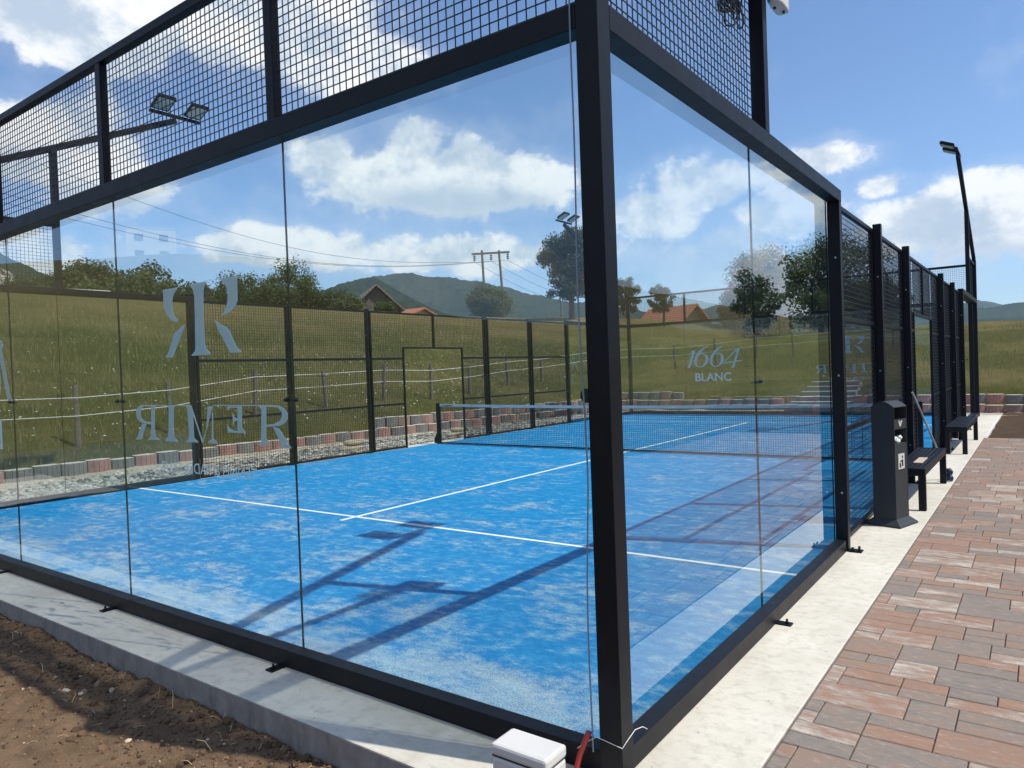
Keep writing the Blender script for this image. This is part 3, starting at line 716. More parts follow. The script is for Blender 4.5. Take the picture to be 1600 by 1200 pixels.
# things on the near right mast
t_ = thing('wall_unit', 'white rounded box clamped high on the post against blue sky', 'box', (.15, 2.2, 3.87))
mb = MB(); ring = []
for k in range(24):
    an = 2*math.pi*k/24; ca, sa = math.cos(an), math.sin(an)
    ring.append((.152+.042*math.copysign(abs(ca)**.5, ca), 2.2+.1*math.copysign(abs(sa)**.5, sa), 3.87))
mb.prism(ring, (0, 0, .42)); mb.build('housing', 'box_white', t_, bev=.01)
mb = MB(); mb.box(.101, .109, 2.12, 2.2, 3.9, 4.1); mb.build('bracket', 'steel', t_)
for (dx, dy) in ((-.03, -.05), (.02, .04)):
    mb = MB(); mb.tube([(.155+dx*.6, 2.2+dy, 3.867), (.155+dx*.6, 2.2+dy, 3.857)], .009, 8)
    mb.build('cable_gland', 'black_plastic', t_)
mb = MB(); rr = random.Random(2)
for k in range(16):
    cx, cy_, cz = .0+rr.uniform(-.05, .0), 1.80+rr.uniform(-.1, .16), 3.90+rr.uniform(-.03, .08); a_, b_ = rr.uniform(.04, .10), rr.uniform(.09, .17); ph = rr.uniform(-.4, .4)
    pts = []
    for j in range(19):
        an = 2*math.pi*j/18; yy_ = a_*math.cos(an); zz = b_*math.sin(an); pts.append((cx-.02+.03*math.sin(an*2+k), cy_+yy_*math.cos(ph)-zz*math.sin(ph), cz+yy_*math.sin(ph)+zz*math.cos(ph)))
    mb.tube(pts, .006, 5, False)
tag(mb.build('cable_coil', 'black_plastic', smooth=True), 'tangled bundle of dark cable hung on the mesh by the mast', 'cable')
pts = []
for k in range(60):
    z = 4.05-k*(3.95/59); wob = .007*math.sin(z*2.1)+.004*math.sin(z*5.3+1); pts.append((-.016+wob-.02*math.sin(max(0, 1.2-z)*2), -.106, z))
mb = MB(); mb.tube(pts, .0034, 6); tag(mb.build('hanging_cable', 'cable_blue', smooth=True), 'thin blue cable hanging down beside the near corner post', 'cable')

# junction box, conduit, cord at the foot of the corner post
t_ = thing('junction_box', 'white plastic junction box on the slab by the corner post', 'electrical box', (-.17, -.345, 0))
mb = MB(); mb.box(-.30, -.045, -.42, -.275, .001, .15); mb.build('box_body', 'box_white', t_, bev=.014)
mb = MB(); mb.box(-.302, -.043, -.422, -.273, .153, .2); mb.build('lid', 'box_white', t_, bev=.012)
mb = MB(); mb.box(-.297, -.048, -.417, -.278, .1485, .155); mb.build('lid_seal', 'black_plastic', t_)
mb = MB(); mb.tube([(-.09, -.15, .001), (-.085, -.145, .03), (-.07, -.138, .09), (-.045, -.125, .16), (-.035, -.12, .185)], .0115, 10)
tag(mb.build('red_conduit', 'conduit_red', smooth=True), 'short red conduit rising beside the corner post foot', 'conduit')
mb = MB(); z = .165
mb.tube([(-.075, -.15, .12), (-.05, -.13, .14), (-.012, -.104, .163), (.03, -.1035, .158), (.104, -.1035, .148), (.104, -.05, .163), (.104, .01, .175), (.112, .06, .168), (.12, .085, .15)], .0016, 5)
tag(mb.build('tied_cord', 'cord_white', smooth=True), 'thin white cord knotted round the corner post near its foot', 'cord')
mb = MB(); mb.box(.1015, .18, -.09, -.01, .001, .011)
fp = mb.build('foot_plate', B, near)
for (dx, dy) in ((.12, -.07), (.16, -.07), (.16, -.03)): mb = MB(); mb.tube([(dx, dy, .011), (dx, dy, .04)], .01, 6); mb.build('bolt', B, fp)

# ------------------------------------------------------------------ litter bin
t_ = thing('litter_bin', 'slim dark grey litter bin with arched top beside the path', 'bin', (.225, 5.33, 0), rz=-.27)
X0, X1, Y0, Y1 = .115, .335, 5.2, 5.47
mb = MB()                                                            # splayed foot
lo = [(X0-.06, Y0-.06), (X1+.06, Y0-.06), (X1+.06, Y1+.06), (X0-.06, Y1+.06)]; hi = [(X0, Y0), (X1, Y0), (X1, Y1), (X0, Y1)]
i0 = len(mb.v)
for (pts, z) in ((lo, .001), (lo, .018), (hi, .075)): mb.v += [Vector((a, b, z)) for a, b in pts]
for k in range(2):
    for j in range(4): mb.f.append((i0+k*4+j, i0+k*4+(j+1) % 4, i0+k*4+4+(j+1) % 4, i0+k*4+4+j))
mb.f += [(3, 2, 1, 0), (8, 9, 10, 11)]; mb.build('foot', 'bin_coat', t_, bev=.003)
arch = [(X0, 1.15)]+[(X0+(X1-X0)*k/10, 1.15+.055*math.sin(math.pi*k/10)) for k in range(1, 10)]+[(X1, 1.15)]
mb = MB()
for yy_ in (Y0, Y1-.006): mb.prism([(X0, yy_, .0755), (X1, yy_, .0755)]+[(a, yy_, z) for a, z in reversed(arch)], (0, .006, 0))
mb.box(X0, X0+.006, Y0+.007, Y1-.007, .0755, 1.148)
mb.box(X1-.03, X1-.002, Y0+.007, Y1-.007, .0755, .80); mb.box(X1-.02, X1-.002, Y0+.007, Y1-.007, .94, 1.035)
mb.box(X0+.007, X1-.031, Y0+.007, Y1-.007, .70, .71)
mb.build('body', 'bin_coat', t_)
mb = MB()
for k in range(10):
    a, b = arch[k], arch[k+1]; mb.prism([(a[0], Y0-.004, a[1]+.001), (b[0], Y0-.004, b[1]+.001), (b[0], Y0-.004, b[1]+.008), (a[0], Y0-.004, a[1]+.008)], (0, Y1-Y0+.008, 0))
mb.build('arched_lid', 'bin_coat', t_)
mb = MB(); mb.box(X1-.0015, X1+.001, Y0+.07, Y0+.2, .55, .70); st_ = mb.build('sticker', 'box_white', t_)
mb = MB(); yc = Y0+.135
mb.box(X1+.0011, X1+.002, yc+.005, yc+.035, .575, .64); mb.box(X1+.0011, X1+.002, yc-.045, yc-.015, .565, .61); mb.tube([(X1+.0011, yc+.02, .665), (X1+.002, yc+.02, .665)], .014, 10); mb.box(X1+.0011, X1+.0019, yc-.03, yc+.004, .62, .632)
mb.build('pictogram', 'print_black', st_)
mb = MB(); mb.prism([(X1-.0015, yc-.02, .965), (X1-.0015, yc+.0, .965), (X1-.0015, yc+.04, 1.02), (X1-.0015, yc+.01, 1.02)], (.002, 0, 0)); mb.prism([(X1-.0015, yc-.045, 1.022), (X1-.0015, yc-.02, 1.022), (X1-.0015, yc-.012, .985), (X1-.0015, yc-.02, .967)], (.002, 0, 0)); mb.build('emblem', 'box_white', t_)
mb = MB()
for k in range(9): lump(mb, (X1-.06+rnd.uniform(-.03, .03), yc+rnd.uniform(-.06, .06), .79+rnd.uniform(-.05, .06)), rnd.uniform(.025, .04), rnd, 1)
tag(mb.build('crumpled_paper', 'paper'), 'crumpled pale paper in the lower mouth of the bin', 'litter')

# ------------------------------------------------------------------ benches
def bench(y0, y1, lb):
    t_ = thing('bench', lb, 'bench', (.28, (y0+y1)/2, 0), 'slatted black benches beside the fence'); xa, xb = .125, .44
    for y in (y0, y1-.07):
        for x in (xa, xb-.07): part(t_, 'leg', B, (x, x+.07, y, y+.07, .001, .3695))
        part(t_, 'end_rail', B, (xa, xb, y, y+.07, .37, .45))
    for x in (xa, xb-.035): part(t_, 'side_rail', B, (x, x+.035, y0+.071, y1-.071, .375, .449))
    n = 5; wd = (xb-xa-.08)/n
    for k in range(n): part(t_, 'slat', B, (xa+.04+k*wd+.006, xa+.04+(k+1)*wd-.006, y0+.072, y1-.072, .42, .447))
    part(t_, 'cross_bar', B, (xa+.036, xb-.036, (y0+y1)/2-.02, (y0+y1)/2+.02, .38, .4195))
bench(6.1, 8.15, 'slatted black metal bench right behind the litter bin')
bench(11.35, 13.8, 'slatted black metal bench farther off, near the end of the paving')
tag(MB().box(.27, .36, 6.55, 7.05, .448, .456).build('beige_strip', 'beige_matt', bev=.002), 'thin beige strip lying on the nearer bench', 'cardboard')  # thin beige strip resting on the slats
mb = MB(); lump(mb, (.455, 8.32, .05), .055, rnd, .9); lump(mb, (.455, 8.3, .13), .04, rnd, 1.3); tag(mb.build('cloth_bag', 'bag_blue', smooth=True), 'small dark blue bag behind the far leg of the bench', 'bag')
t_ = thing('broom', 'pale broom stick leaning against the fence behind the bench', 'broom', (.36, 9.1, 0))
pa = on_plane(1425.5, 613, 0, .13); pb = on_plane(1466, 705, 0, .34); pe = pa+(pb-pa)*((pa.z-.06)/(pa.z-pb.z))
mb = MB(); mb.tube([pa, pe], .0125, 8); mb.build('stick', 'grey_pole', t_)
mb = MB(); mb.box(pe.x-.03, pe.x+.03, pe.y-.14, pe.y+.14, .03, .075); mb.build('head', 'bark', t_)
mb = MB()
for k in range(24): mb.bar((pe.x, pe.y-.135+.27*k/23, .032), (pe.x+rnd.uniform(-.02, .02), pe.y-.14+.28*k/23, .001), .02, .006)
mb.build('bristles', 'print_black', t_)

# ------------------------------------------------------------------ block edging, steps, sacks
def block_mesh(mat):
    mb = MB(); W_, Dp, Hh = .44, .30, .245; pts = []
    n = 5
    for k in range(n):
        for (tt, dd) in ((.04, 0), (.96, 0)) if k in range(n) else ():
            f_ = (k+tt)/n; an = (f_-.5)*2.7; pts.append((W_*(f_-.5)*.97, -.115*math.cos(an)-dd))
        if k < n-1:
            f_ = (k+1)/n; an = (f_-.5)*2.7; pts.append((W_*(f_-.5)*.98, -.115*math.cos(an)+.016))
    pts += [(W_/2*.98, .06), (W_/2*.72, Dp-.1), (-W_/2*.72, Dp-.1), (-W_/2*.98, .06)]
    mb.prism([(a, b, 0) for a, b in pts], (0, 0, Hh)); o = mb.build('tmp', mat); me = o.data; bpy.data.objects.remove(o); me.name = 'block'; return me
BLK = [block_mesh('block_grey'), block_mesh('block_red')]
def block_row(parent, pts, z, phase=0, gap=.445):
    rr = random.Random(int(abs(pts[0][0]*10)+z*100)); k = phase; rest = 0
    for (a, b) in zip(pts, pts[1:]):
        a = Vector((*a, 0)); b = Vector((*b, 0)); d = b-a; L = d.length; d.normalize(); s_ = rest
        rz = math.atan2(d.y, d.x)
        while s_ < L:
            q = a+d*s_; o = inst('block', BLK[k % 2] if rr.random() < .9 else BLK[(k+1) % 2], parent, (q.x+rr.uniform(-.01, .01), q.y+rr.uniform(-.01, .01), z+rr.uniform(-.02, .02)), rz+rr.uniform(-.05, .05)); k += 1; s_ += gap
        rest = s_-L
LP = [(-12.95, -2), (-12.95, 7), (-12.62, 12), (-12.2, 17.3), (-11.55, 21.7)]
t_ = thing('block_edging', 'low edging of grey and red ribbed blocks along the left gravel', 'retaining wall', (-12.95, 10, 0))
block_row(t_, LP, -.01)
block_row(t_, [(-13.0, 11.0), (-12.62, 17.2), (-11.95, 22.0)], .238, 1)
t_ = thing('block_edging', 'ribbed block edging behind the far glass, left of the steps', 'retaining wall', (-8, 22, 0))
block_row(t_, [(-11.5, 22.1), (-5.6, 22.1)], .13); block_row(t_, [(-11.6, 22.45), (-9.0, 22.45)], .40, 1)
t_ = thing('block_edging', 'two-tier ribbed block edging at the far right above the soil', 'retaining wall', (2, 22, 0))
block_row(t_, [(-3.2, 22.0), (8, 22.0)], -.05); block_row(t_, [(-3.2, 22.35), (8, 22.35)], .215, 1)
t_ = thing('garden_steps', 'flight of grey stone steps climbing the bank behind the far glass', 'steps', (-4.3, 22.4, 0))
for k in range(6):
    x0 = -5.45+.1*k
    part(t_, 'riser', 'step_stone', (x0, -3.45, 22+.32*k, 22.45+.32*k, -.1+.155*k, .1+.155*k)); part(t_, 'tread', 'step_edge', (x0-.01, -3.44, 21.97+.32*k, 22.3+.32*k, .101+.155*k, .125+.155*k))
def sack(x, y, z, rz, L=.55, w_=.3, h_=.13):
    mb = MB(); n = 14; m2 = 12
    for i in range(n+1):
        f_ = i/n*2-1; k = (1-abs(f_)**4)**.5
        for j in range(m2):
            an = 2*math.pi*j/m2; c_, s_ = math.cos(an), math.sin(an)
            px_ = f_*L/2; py_ = w_/2*k*math.copysign(abs(c_)**.7, c_); pz_ = h_/2+h_/2*k*math.copysign(abs(s_)**.8, s_)
            q = 1+.12*fbm(px_*7+x, py_*7+y, pz_*9)
            mb.v.append(Vector((x+(px_*math.cos(rz)-py_*q*math.sin(rz)), y+(px_*math.sin(rz)+py_*q*math.cos(rz)), z+pz_*q)))
    for i in range(n):
        for j in range(m2): mb.f.append((i*m2+j, i*m2+(j+1) % m2, (i+1)*m2+(j+1) % m2, (i+1)*m2+j))
    return mb.build('sack', 'sack', smooth=True)
tag(sack(-10.9, 8.15, -.01, 1.3), 'lower sand sack on the gravel left of the gate opening', 'sack'); tag(sack(-10.92, 8.3, .11, 1.45), 'upper sand sack stacked left of the gate opening', 'sack')
tag(sack(-10.75, 11.5, -.01, 1.5), 'lower sand sack on the gravel beyond the net post', 'sack'); tag(sack(-10.8, 11.75, .11, 1.35), 'upper sand sack stacked beyond the net post', 'sack')

# ------------------------------------------------------------------ meadow growth
def footprint(u, dist):
    a, _ = azel(u, 585); return CAM.x+math.sin(a)*dist, CAM.y+math.cos(a)*dist
def height_at(u, v, dist):
    d = ray(u, v); h = math.hypot(d.x, d.y); return CAM.z+d.z/h*dist
mb = MB(); rr = random.Random(13)
def tuft(x, y, n, hgt, spread):
    z = terrain(x, y)
    for k in range(n):
        a = rr.uniform(0, 6.28); h_ = hgt*rr.uniform(.5, 1.2); bx, by = x+rr.gauss(0, spread), y+rr.gauss(0, spread); ln = rr.uniform(.05, .5)*h_
        w_ = rr.uniform(.003, .0065); sx, sy = -math.sin(a)*w_, math.cos(a)*w_; i = len(mb.v)
        mb.v += [Vector((bx-sx, by-sy, z-.03)), Vector((bx+sx, by+sy, z-.03)), Vector((bx+math.cos(a)*ln, by+math.sin(a)*ln, z+h_))]; mb.f.append((i, i+1, i+2))
for k in range(34000):
    if k % 4: x = -13.4-abs(rr.gauss(0, 9)); y = rr.uniform(-2, 30)
    else: x = rr.uniform(-20, 12); y = 22.9+abs(rr.gauss(0, 11))
    d = max(-13.3-x, y-22.9)
    if -5.7 < x < -3.2 and y < 25: continue
    tuft(x, y, 5, .05+.09*min(1, d/6)+(.14 if rr.random() < .12 else 0), .16+.01*d)
tag(mb.build('meadow_grass', 'blade', fix=False), 'unmown grass blades covering the sloping meadow', 'grass', kind='stuff')
mb = MB()
for k in range(2600):
    x = -13.5-abs(rr.gauss(0, 9)); y = rr.uniform(0, 32) if k % 4 else rr.uniform(22.9, 40)
    z = terrain(x, y)+rr.uniform(.15, .32); s_ = rr.uniform(.015, .034); a = rr.uniform(0, 6.28); c_, q_ = math.cos(a)*s_, math.sin(a)*s_
    mb.quad((x-c_, y-q_, z), (x+q_, y-c_, z+.01), (x+c_, y+q_, z+.012), (x-q_, y+c_, z+.004))
tag(mb.build('meadow_flowers', 'petal', fix=False), 'tiny white flower heads dotted over the meadow', 'flowers', kind='stuff')

# pasture fence with two white tapes
t_ = thing('pasture_fence', 'weathered wooden pasture posts with two white tapes on the slope', 'fence', (-15, 10, .6))
FP = [(-14.3, -2.5), (-14.1, .8), (-13.96, 3.86), (-14.2, 5.9), (-15.0, 8.59), (-15.1, 10.98), (-15.3, 13.4), (-15.1, 15.4), (-15.4, 17.8), (-16.0, 20.97), (-16.1, 23.6), (-15.4, 26.5), (-14.2, 28.5), (-12.6, 29.8), (-11, 30.8), (-9.4, 31.8), (-7.9, 32.6), (-6.2, 33.4), (-4.0, 34.2)]
rr = random.Random(9); tops = []
for (x, y) in FP:
    z = terrain(x, y); h_ = rr.uniform(1.0, 1.25); lx, ly = rr.uniform(-.07, .07), rr.uniform(-.07, .07)
    mb = MB(); mb.tube([(x, y, z-.1), (x+lx*.5, y+ly*.5, z+h_*.5), (x+lx, y+ly, z+h_)], [.065, .058, .05], 8); mb.build('fence_post', 'post_wood', t_)
    tops.append((x+.06, y, z, h_))
for hh in (.62, .98):
    mb = MB()
    for (a, b) in zip(tops, tops[1:]): mb.bar((a[0], a[1], a[2]+hh), (b[0], b[1], b[2]+hh), .004, .013)
    mb.build('tape', 'tape_white', t_)

# ------------------------------------------------------------------ trees
def tree_geo(seed, H_, rx, rz, crown_c, clumps, leaves, lsize, mat, airy=.5, stems=1):
    """trunk with limbs, crown of leaf-sized faces gathered in clumps"""
    rr = random.Random(seed); tb = MB(); lb = MB(); cl = []
    for k in range(clumps):
        for _ in range(30):
            x, y, z = rr.uniform(-1, 1), rr.uniform(-1, 1), rr.uniform(-1, 1); q = (math.hypot(x, y)**2.6+abs(z)**2.6)**(1/2.6)
            if .3 < q < .98+.3*fbm(x*1.6+seed, y*1.6, z*1.6): break
        cl.append(Vector((x*rx, y*rx, crown_c+z*rz)))
    for s_ in range(stems):
        bx = rr.uniform(-.3, .3)*(stems > 1)
        top = Vector((bx*2+rr.uniform(-.2, .2), rr.uniform(-.2, .2), crown_c+rz*.4)); r0 = H_*.028
        fork = Vector((bx+.05, 0, max(.3, crown_c-rz*.85)))
        tb.tube([(bx, 0, -.4), (bx, 0, .2), fork, (fork+top)/2+Vector((rr.uniform(-.2, .2), rr.uniform(-.2, .2), 0)), top], [r0*1.5, r0*1.15, r0, r0*.6, r0*.2], 8)
        for c in cl[s_::max(1, stems)][:26]:
            b0 = fork.lerp(top, rr.uniform(0, .7)); mid = b0.lerp(c, .5)+Vector((rr.uniform(-.2, .2), rr.uniform(-.2, .2), rr.uniform(0, .3)))
            tb.tube([b0, mid, c], [r0*.42, r0*.25, r0*.07], 5)
    per = max(1, leaves//clumps); cr_ = max(rx*(.36 if airy < .6 else .27), math.sqrt(rx*rz)*(.33 if airy < .6 else .25))
    for c in cl:
        k_ = rr.uniform(.65, 1.3)
        for j in range(int(per*k_)):
            d = Vector((rr.gauss(0, 1), rr.gauss(0, 1), rr.gauss(0, .8))); d = d.normalized()*cr_*k_*rr.random()**.45
            p_ = c+d; nrm = (d.normalized()+Vector((rr.uniform(-1, 1), rr.uniform(-1, 1), rr.uniform(-.4, 1.1)))).normalized()
            tx = nrm.cross(Vector((rr.uniform(-1, 1), rr.uniform(-1, 1), rr.uniform(-1, 1)))).normalized(); ty = nrm.cross(tx); s_ = lsize*rr.uniform(.6, 1.3)
            i = len(lb.v); lb.v += [p_-tx*s_*.5, p_+ty*s_*.32, p_+tx*s_*.5, p_-ty*s_*.32]; lb.f.append((i, i+1, i+2, i+3))
    return tb.mesh('trunk', 'bark', smooth=True), lb.mesh('crown', mat)
def place_tree(geo, x, y, z, lb, rz=0, s_=1, group=None, name='tree'):
    t_ = thing(name, lb, 'tree', (x, y, z), group)
    for me, nm in zip(geo, ('trunk', 'crown')):
        o = bpy.data.objects.new(nm, me); col.objects.link(o); o.parent = t_; o.rotation_euler.z = rz; o.scale = (s_, s_, s_)
def tree_px(u0, u1, vt, dist, lb, mat, seed, airy=.5, leaves=6000, clumps=46, lsize=.2, sink=0, low=.1, stems=1, group=None):
    u = (u0+u1)/2; x, y = footprint(u, dist); z = terrain(x, y)-sink; H_ = height_at(u, vt, dist)-z
    dep = dist*max(.6, abs((ray(u, 585)).dot(CF))); rx = (u1-u0)/2*dep/FPX*1.0
    leaves = int(leaves*1.5); clumps = int(clumps*1.25); lsize *= .88
    rz = H_*(1-low)/2; geo = tree_geo(seed, H_, rx*.9, rz*.86, H_-rz*.97, clumps, leaves, lsize, mat, airy, stems)
    place_tree(geo, x, y, z, lb, group=group)
tree_px(848, 945, 352, 52, 'tall loose-leaved old tree on the crest behind the corner post', 'leaf_dark', 31, airy=.8, leaves=15000, clumps=110, lsize=.19, low=.16)
tree_px(733, 806, 447, 66, 'round green tree behind the twin-pole power line', 'leaf_mid', 32, leaves=7000, lsize=.2, low=.02)
tree_px(1140, 1262, 388, 54, 'dark bushy tree seen through the right glass panel', 'leaf_dark', 33, leaves=10000, clumps=70, lsize=.2, low=.06, stems=2)
tree_px(1222, 1392, 366, 58, 'big dark tree seen through the right side mesh', 'leaf_dark', 34, leaves=11000, clumps=80, lsize=.21, low=.05, stems=2)
tree_px(1128, 1190, 456, 53, 'low bush at the foot of the dark trees', 'leaf_dark', 39, leaves=5000, clumps=40, lsize=.18, low=.0, stems=3)
tree_px(1018, 1062, 444, 50, 'small thin fruit tree in front of the red-roofed house', 'leaf_pale', 35, airy=.8, leaves=2400, clumps=40, lsize=.15, low=.3)
tree_px(962, 1003, 432, 56, 'slender green tree just right of the corner post', 'leaf_mid', 36, leaves=4200, clumps=36, lsize=.17, low=.05)
tree_px(405, 505, 412, 63, 'tallest tree of the thicket left of the barn', 'leaf_mid', 41, leaves=8000, clumps=60, lsize=.2, low=.02)
tree_px(330, 420, 424, 66, 'rounded tree of the thicket beside the grey gable', 'leaf_mid', 42, leaves=7000, clumps=55, lsize=.2, low=.02)
tree_px(470, 555, 452, 64, 'lower bush of the thicket nearest the barn', 'leaf_dark', 43, leaves=6000, clumps=45, lsize=.2, low=.0, stems=3)
tree_px(380, 470, 448, 58, 'front bush of the thicket left of the barn', 'leaf_dark', 44, leaves=6000, clumps=45, lsize=.19, low=.0, stems=3)
tree_px(520, 575, 462, 60, 'olive bush touching the left side of the barn', 'leaf_pale', 45, leaves=3500, clumps=30, lsize=.18, low=.0, stems=3)
tree_px(590, 622, 470, 57, 'small bush in front of the barn gable', 'leaf_mid', 46, leaves=2200, clumps=22, lsize=.17, low=.0, stems=3)
tree_px(1165, 1250, 462, 50, 'shaggy bush under the dark tree in the right glass', 'leaf_dark', 51, leaves=5000, clumps=40, lsize=.18, low=.0, stems=3)
tree_px(1240, 1330, 452, 52, 'shaggy bush behind the second post of the right fence', 'leaf_mid', 52, leaves=6000, clumps=44, lsize=.18, low=.0, stems=3)
tree_px(1330, 1420, 440, 56, 'leafy tree seen through the farther right mesh panels', 'leaf_dark', 53, leaves=6000, clumps=44, lsize=.2, low=.0, stems=2)
# the wood on the left: separate trees from five shapes
WOOD = [tree_geo(60+k, 7.5, 2.7, 3.1, 4.2, 46, 5200, .34, ('leaf_mid', 'leaf_dark', 'leaf_mid', 'leaf_pale', 'leaf_dark')[k]) for k in range(5)]
WP = [(95, 432), (118, 428), (142, 418), (160, 412), (182, 422), (205, 428), (232, 430), (258, 438), (282, 446), (300, 452), (322, 456), (108, 440), (150, 436), (190, 440), (225, 446), (265, 452), (60, 446), (30, 450), (5, 452), (-30, 440), (345, 452)]
rr = random.Random(15)
ORD = ['first', 'second', 'third', 'fourth', 'fifth', 'sixth', 'seventh', 'eighth', 'ninth', 'tenth', 'eleventh']
BACK = sorted(range(11), key=lambda i: WP[i][0]); FRONT = sorted(range(11, len(WP)), key=lambda i: WP[i][0])
for k, (u, vt) in enumerate(WP):
    wl = ('%s from the left of the taller back trees in the left skyline wood' % ORD[BACK.index(k)]) if k < 11 else ('%s from the left of the lower front trees in the left skyline wood' % ORD[FRONT.index(k)])
    dist = (88 if k < 11 else 74)+rr.uniform(-4, 4); x, y = footprint(u, dist); zt = height_at(u, vt, dist)
    place_tree(WOOD[k % 5], x, y, zt-7.4, wl, rr.uniform(0, 6), rr.uniform(.92, 1.12), 'trees of the wood on the left skyline')
# trees right of the path, outside the frame, that the side glass mirrors
for k, (a, d, s_) in enumerate(((8, 62, .85), (11, 66, 1.0), (15, 64, .75), (29, 60, .95))):
    x, y = CAM.x+math.sin(R(a))*d, CAM.y+math.cos(R(a))*d
    place_tree(WOOD[(k+1) % 5], x, y, terrain(x, y), 'tree beyond the right edge, %s away from the court, mirrored in the side glass' % ('nearest', 'second', 'third', 'farthest')[k], k, s_, 'trees mirrored in the side glass')

# ------------------------------------------------------------------ buildings, poles
def gable(name, lb, u0, u1, v_eave, v_ridge, dist, depth, rz, wall, roof, cat='house', base_drop=2.5, over=.35, front='board', chimney=False):
    """gabled building; its gable faces along local -y, turned by rz"""
    u = (u0+u1)/2; x, y = footprint(u, dist); dep = dist*abs(ray(u, 585).dot(CF)); Wd = (u1-u0)*dep/FPX/max(.5, abs(math.cos(rz-YAW)))*.92
    ze = height_at(u, v_eave, dist); zr = height_at(u, v_ridge, dist); z0 = min(terrain(x, y), ze-base_drop); z0 = ze-base_drop if terrain(x, y) > ze-base_drop else z0
    t_ = thing(name, lb, cat, (x, y, z0)); t_.rotation_euler.z = rz; ORI[t_.name] = Vector((0, 0, 0)); h_ = ze-z0; hr = zr-z0; w2 = Wd/2-over*.6
    mb = MB(); mb.prism([(-w2, 0, 0), (w2, 0, 0), (w2, 0, h_), (0, 0, hr-.1), (-w2, 0, h_)], (0, depth, 0)); mb.build('wall', wall, t_)
    sl = (hr-h_)/(w2)
    for s_ in (-1, 1):
        mb = MB(); e = w2+over; mb.prism([(0, -over, hr), (s_*e, -over, hr-sl*e), (s_*e, -over, hr-sl*e+.14), (0, -over, hr+.16)], (0, depth+2*over, 0)); mb.build('roof_slope', roof, t_)
    if front == 'board':
        n = max(8, int(2*w2/.32))
        for k in range(n):
            xa = -w2+2*w2*k/n+.015; xb = -w2+2*w2*(k+1)/n-.015; ht = lambda q: h_+(hr-.1-h_)*(1-abs(q)/w2)
            mb = MB(); mb.prism([(xa, -.03-.02*(k % 2), 0), (xb, -.03-.02*(k % 2), 0), (xb, -.03-.02*(k % 2), ht(xb)-.02), (xa, -.03-.02*(k % 2), ht(xa)-.02)], (0, .027, 0)); mb.build('board', wall, t_)
    else:
        for xa in (-w2*.45, w2*.45):
            wd = MB().box(xa-.4, xa+.4, -.06, -.003, h_-1.3, h_-.2).build('window', 'render_white', t_); MB().box(xa-.32, xa+.32, -.075, -.061, h_-1.22, h_-.28).build('pane', 'pane_dark', wd)
    if chimney: MB().box(w2*.3, w2*.3+.4, depth*.5, depth*.5+.4, hr-.8, hr+.7).build('chimney', wall, t_)
    return t_
gable('barn', 'dark weathered timber barn with a steep gable on the skyline', 552, 632, 478, 447, 62, 9, YAW+.35, 'barn_board', 'roof_grey', 'barn', over=.5)
gable('farm_shed', 'low shed with orange tiled roof right of the barn', 642, 686, 494, 483, 68, 5, YAW+.9, 'render_cream', 'roof_tile', 'shed', front='plain', base_drop=2)
gable('farmhouse', 'cream farmhouse with a broad red tiled roof in the right glass', 1052, 1116, 502, 478, 60, 4.2, YAW+.6, 'render_cream', 'roof_tile', 'house', front='plain', over=.6)
gable('gabled_house', 'grey gabled house half hidden left of the thicket', 305, 352, 474, 446, 70, 8, YAW+.3, 'roof_grey', 'roof_grey', 'house', front='plain')
gable('distant_house', 'far red-roofed house under the cliff at the left edge', 38, 72, 454, 440, 150, 8, YAW+1.0, 'render_white', 'roof_tile', 'house', front='plain', base_drop=4)
# white flat canopy on posts up on the meadow
x, y = footprint(140, 62); zt = height_at(140, 456, 62)
t_ = thing('field_shelter', 'white flat-roofed field shelter on the left skyline', 'shelter', (x, y, zt-2)); t_.rotation_euler.z = YAW+.8; ORI[t_.name] = Vector((0, 0, 0))
mb = MB(); mb.prism([(-1.3, -1.2, 1.95), (1.3, -1.2, 1.95), (1.3, 1.2, 2.25), (-1.3, 1.2, 2.25)], (0, 0, .06)); mb.build('roof', 'sheet_white', t_)
for (a, b) in ((-1.2, -1.1), (1.2, -1.1), (-1.2, 1.1), (1.2, 1.1)): MB().box(a-.05, a+.05, b-.05, b+.05, -1.5, 1.93).build('leg', 'post_wood', t_)
# clutter at the edge of the field: a heap of cut logs
x, y = footprint(1183, 49); z = terrain(x, y); t_ = thing('log_pile', 'heap of cut logs on the crest below the dark tree', 'logs', (x, y, z)); fw = Vector((-math.sin(YAW), math.cos(YAW), 0))
for r_ in range(3):
    for k in range(6-r_):
        c = Vector((x, y, z+.12+.22*r_))+Vector((math.cos(YAW), math.sin(YAW), 0))*(-.7+.26*k+.13*r_); MB().tube([c-fw*.5, c+fw*.5], .12, 8).build('log', 'post_wood', t_)
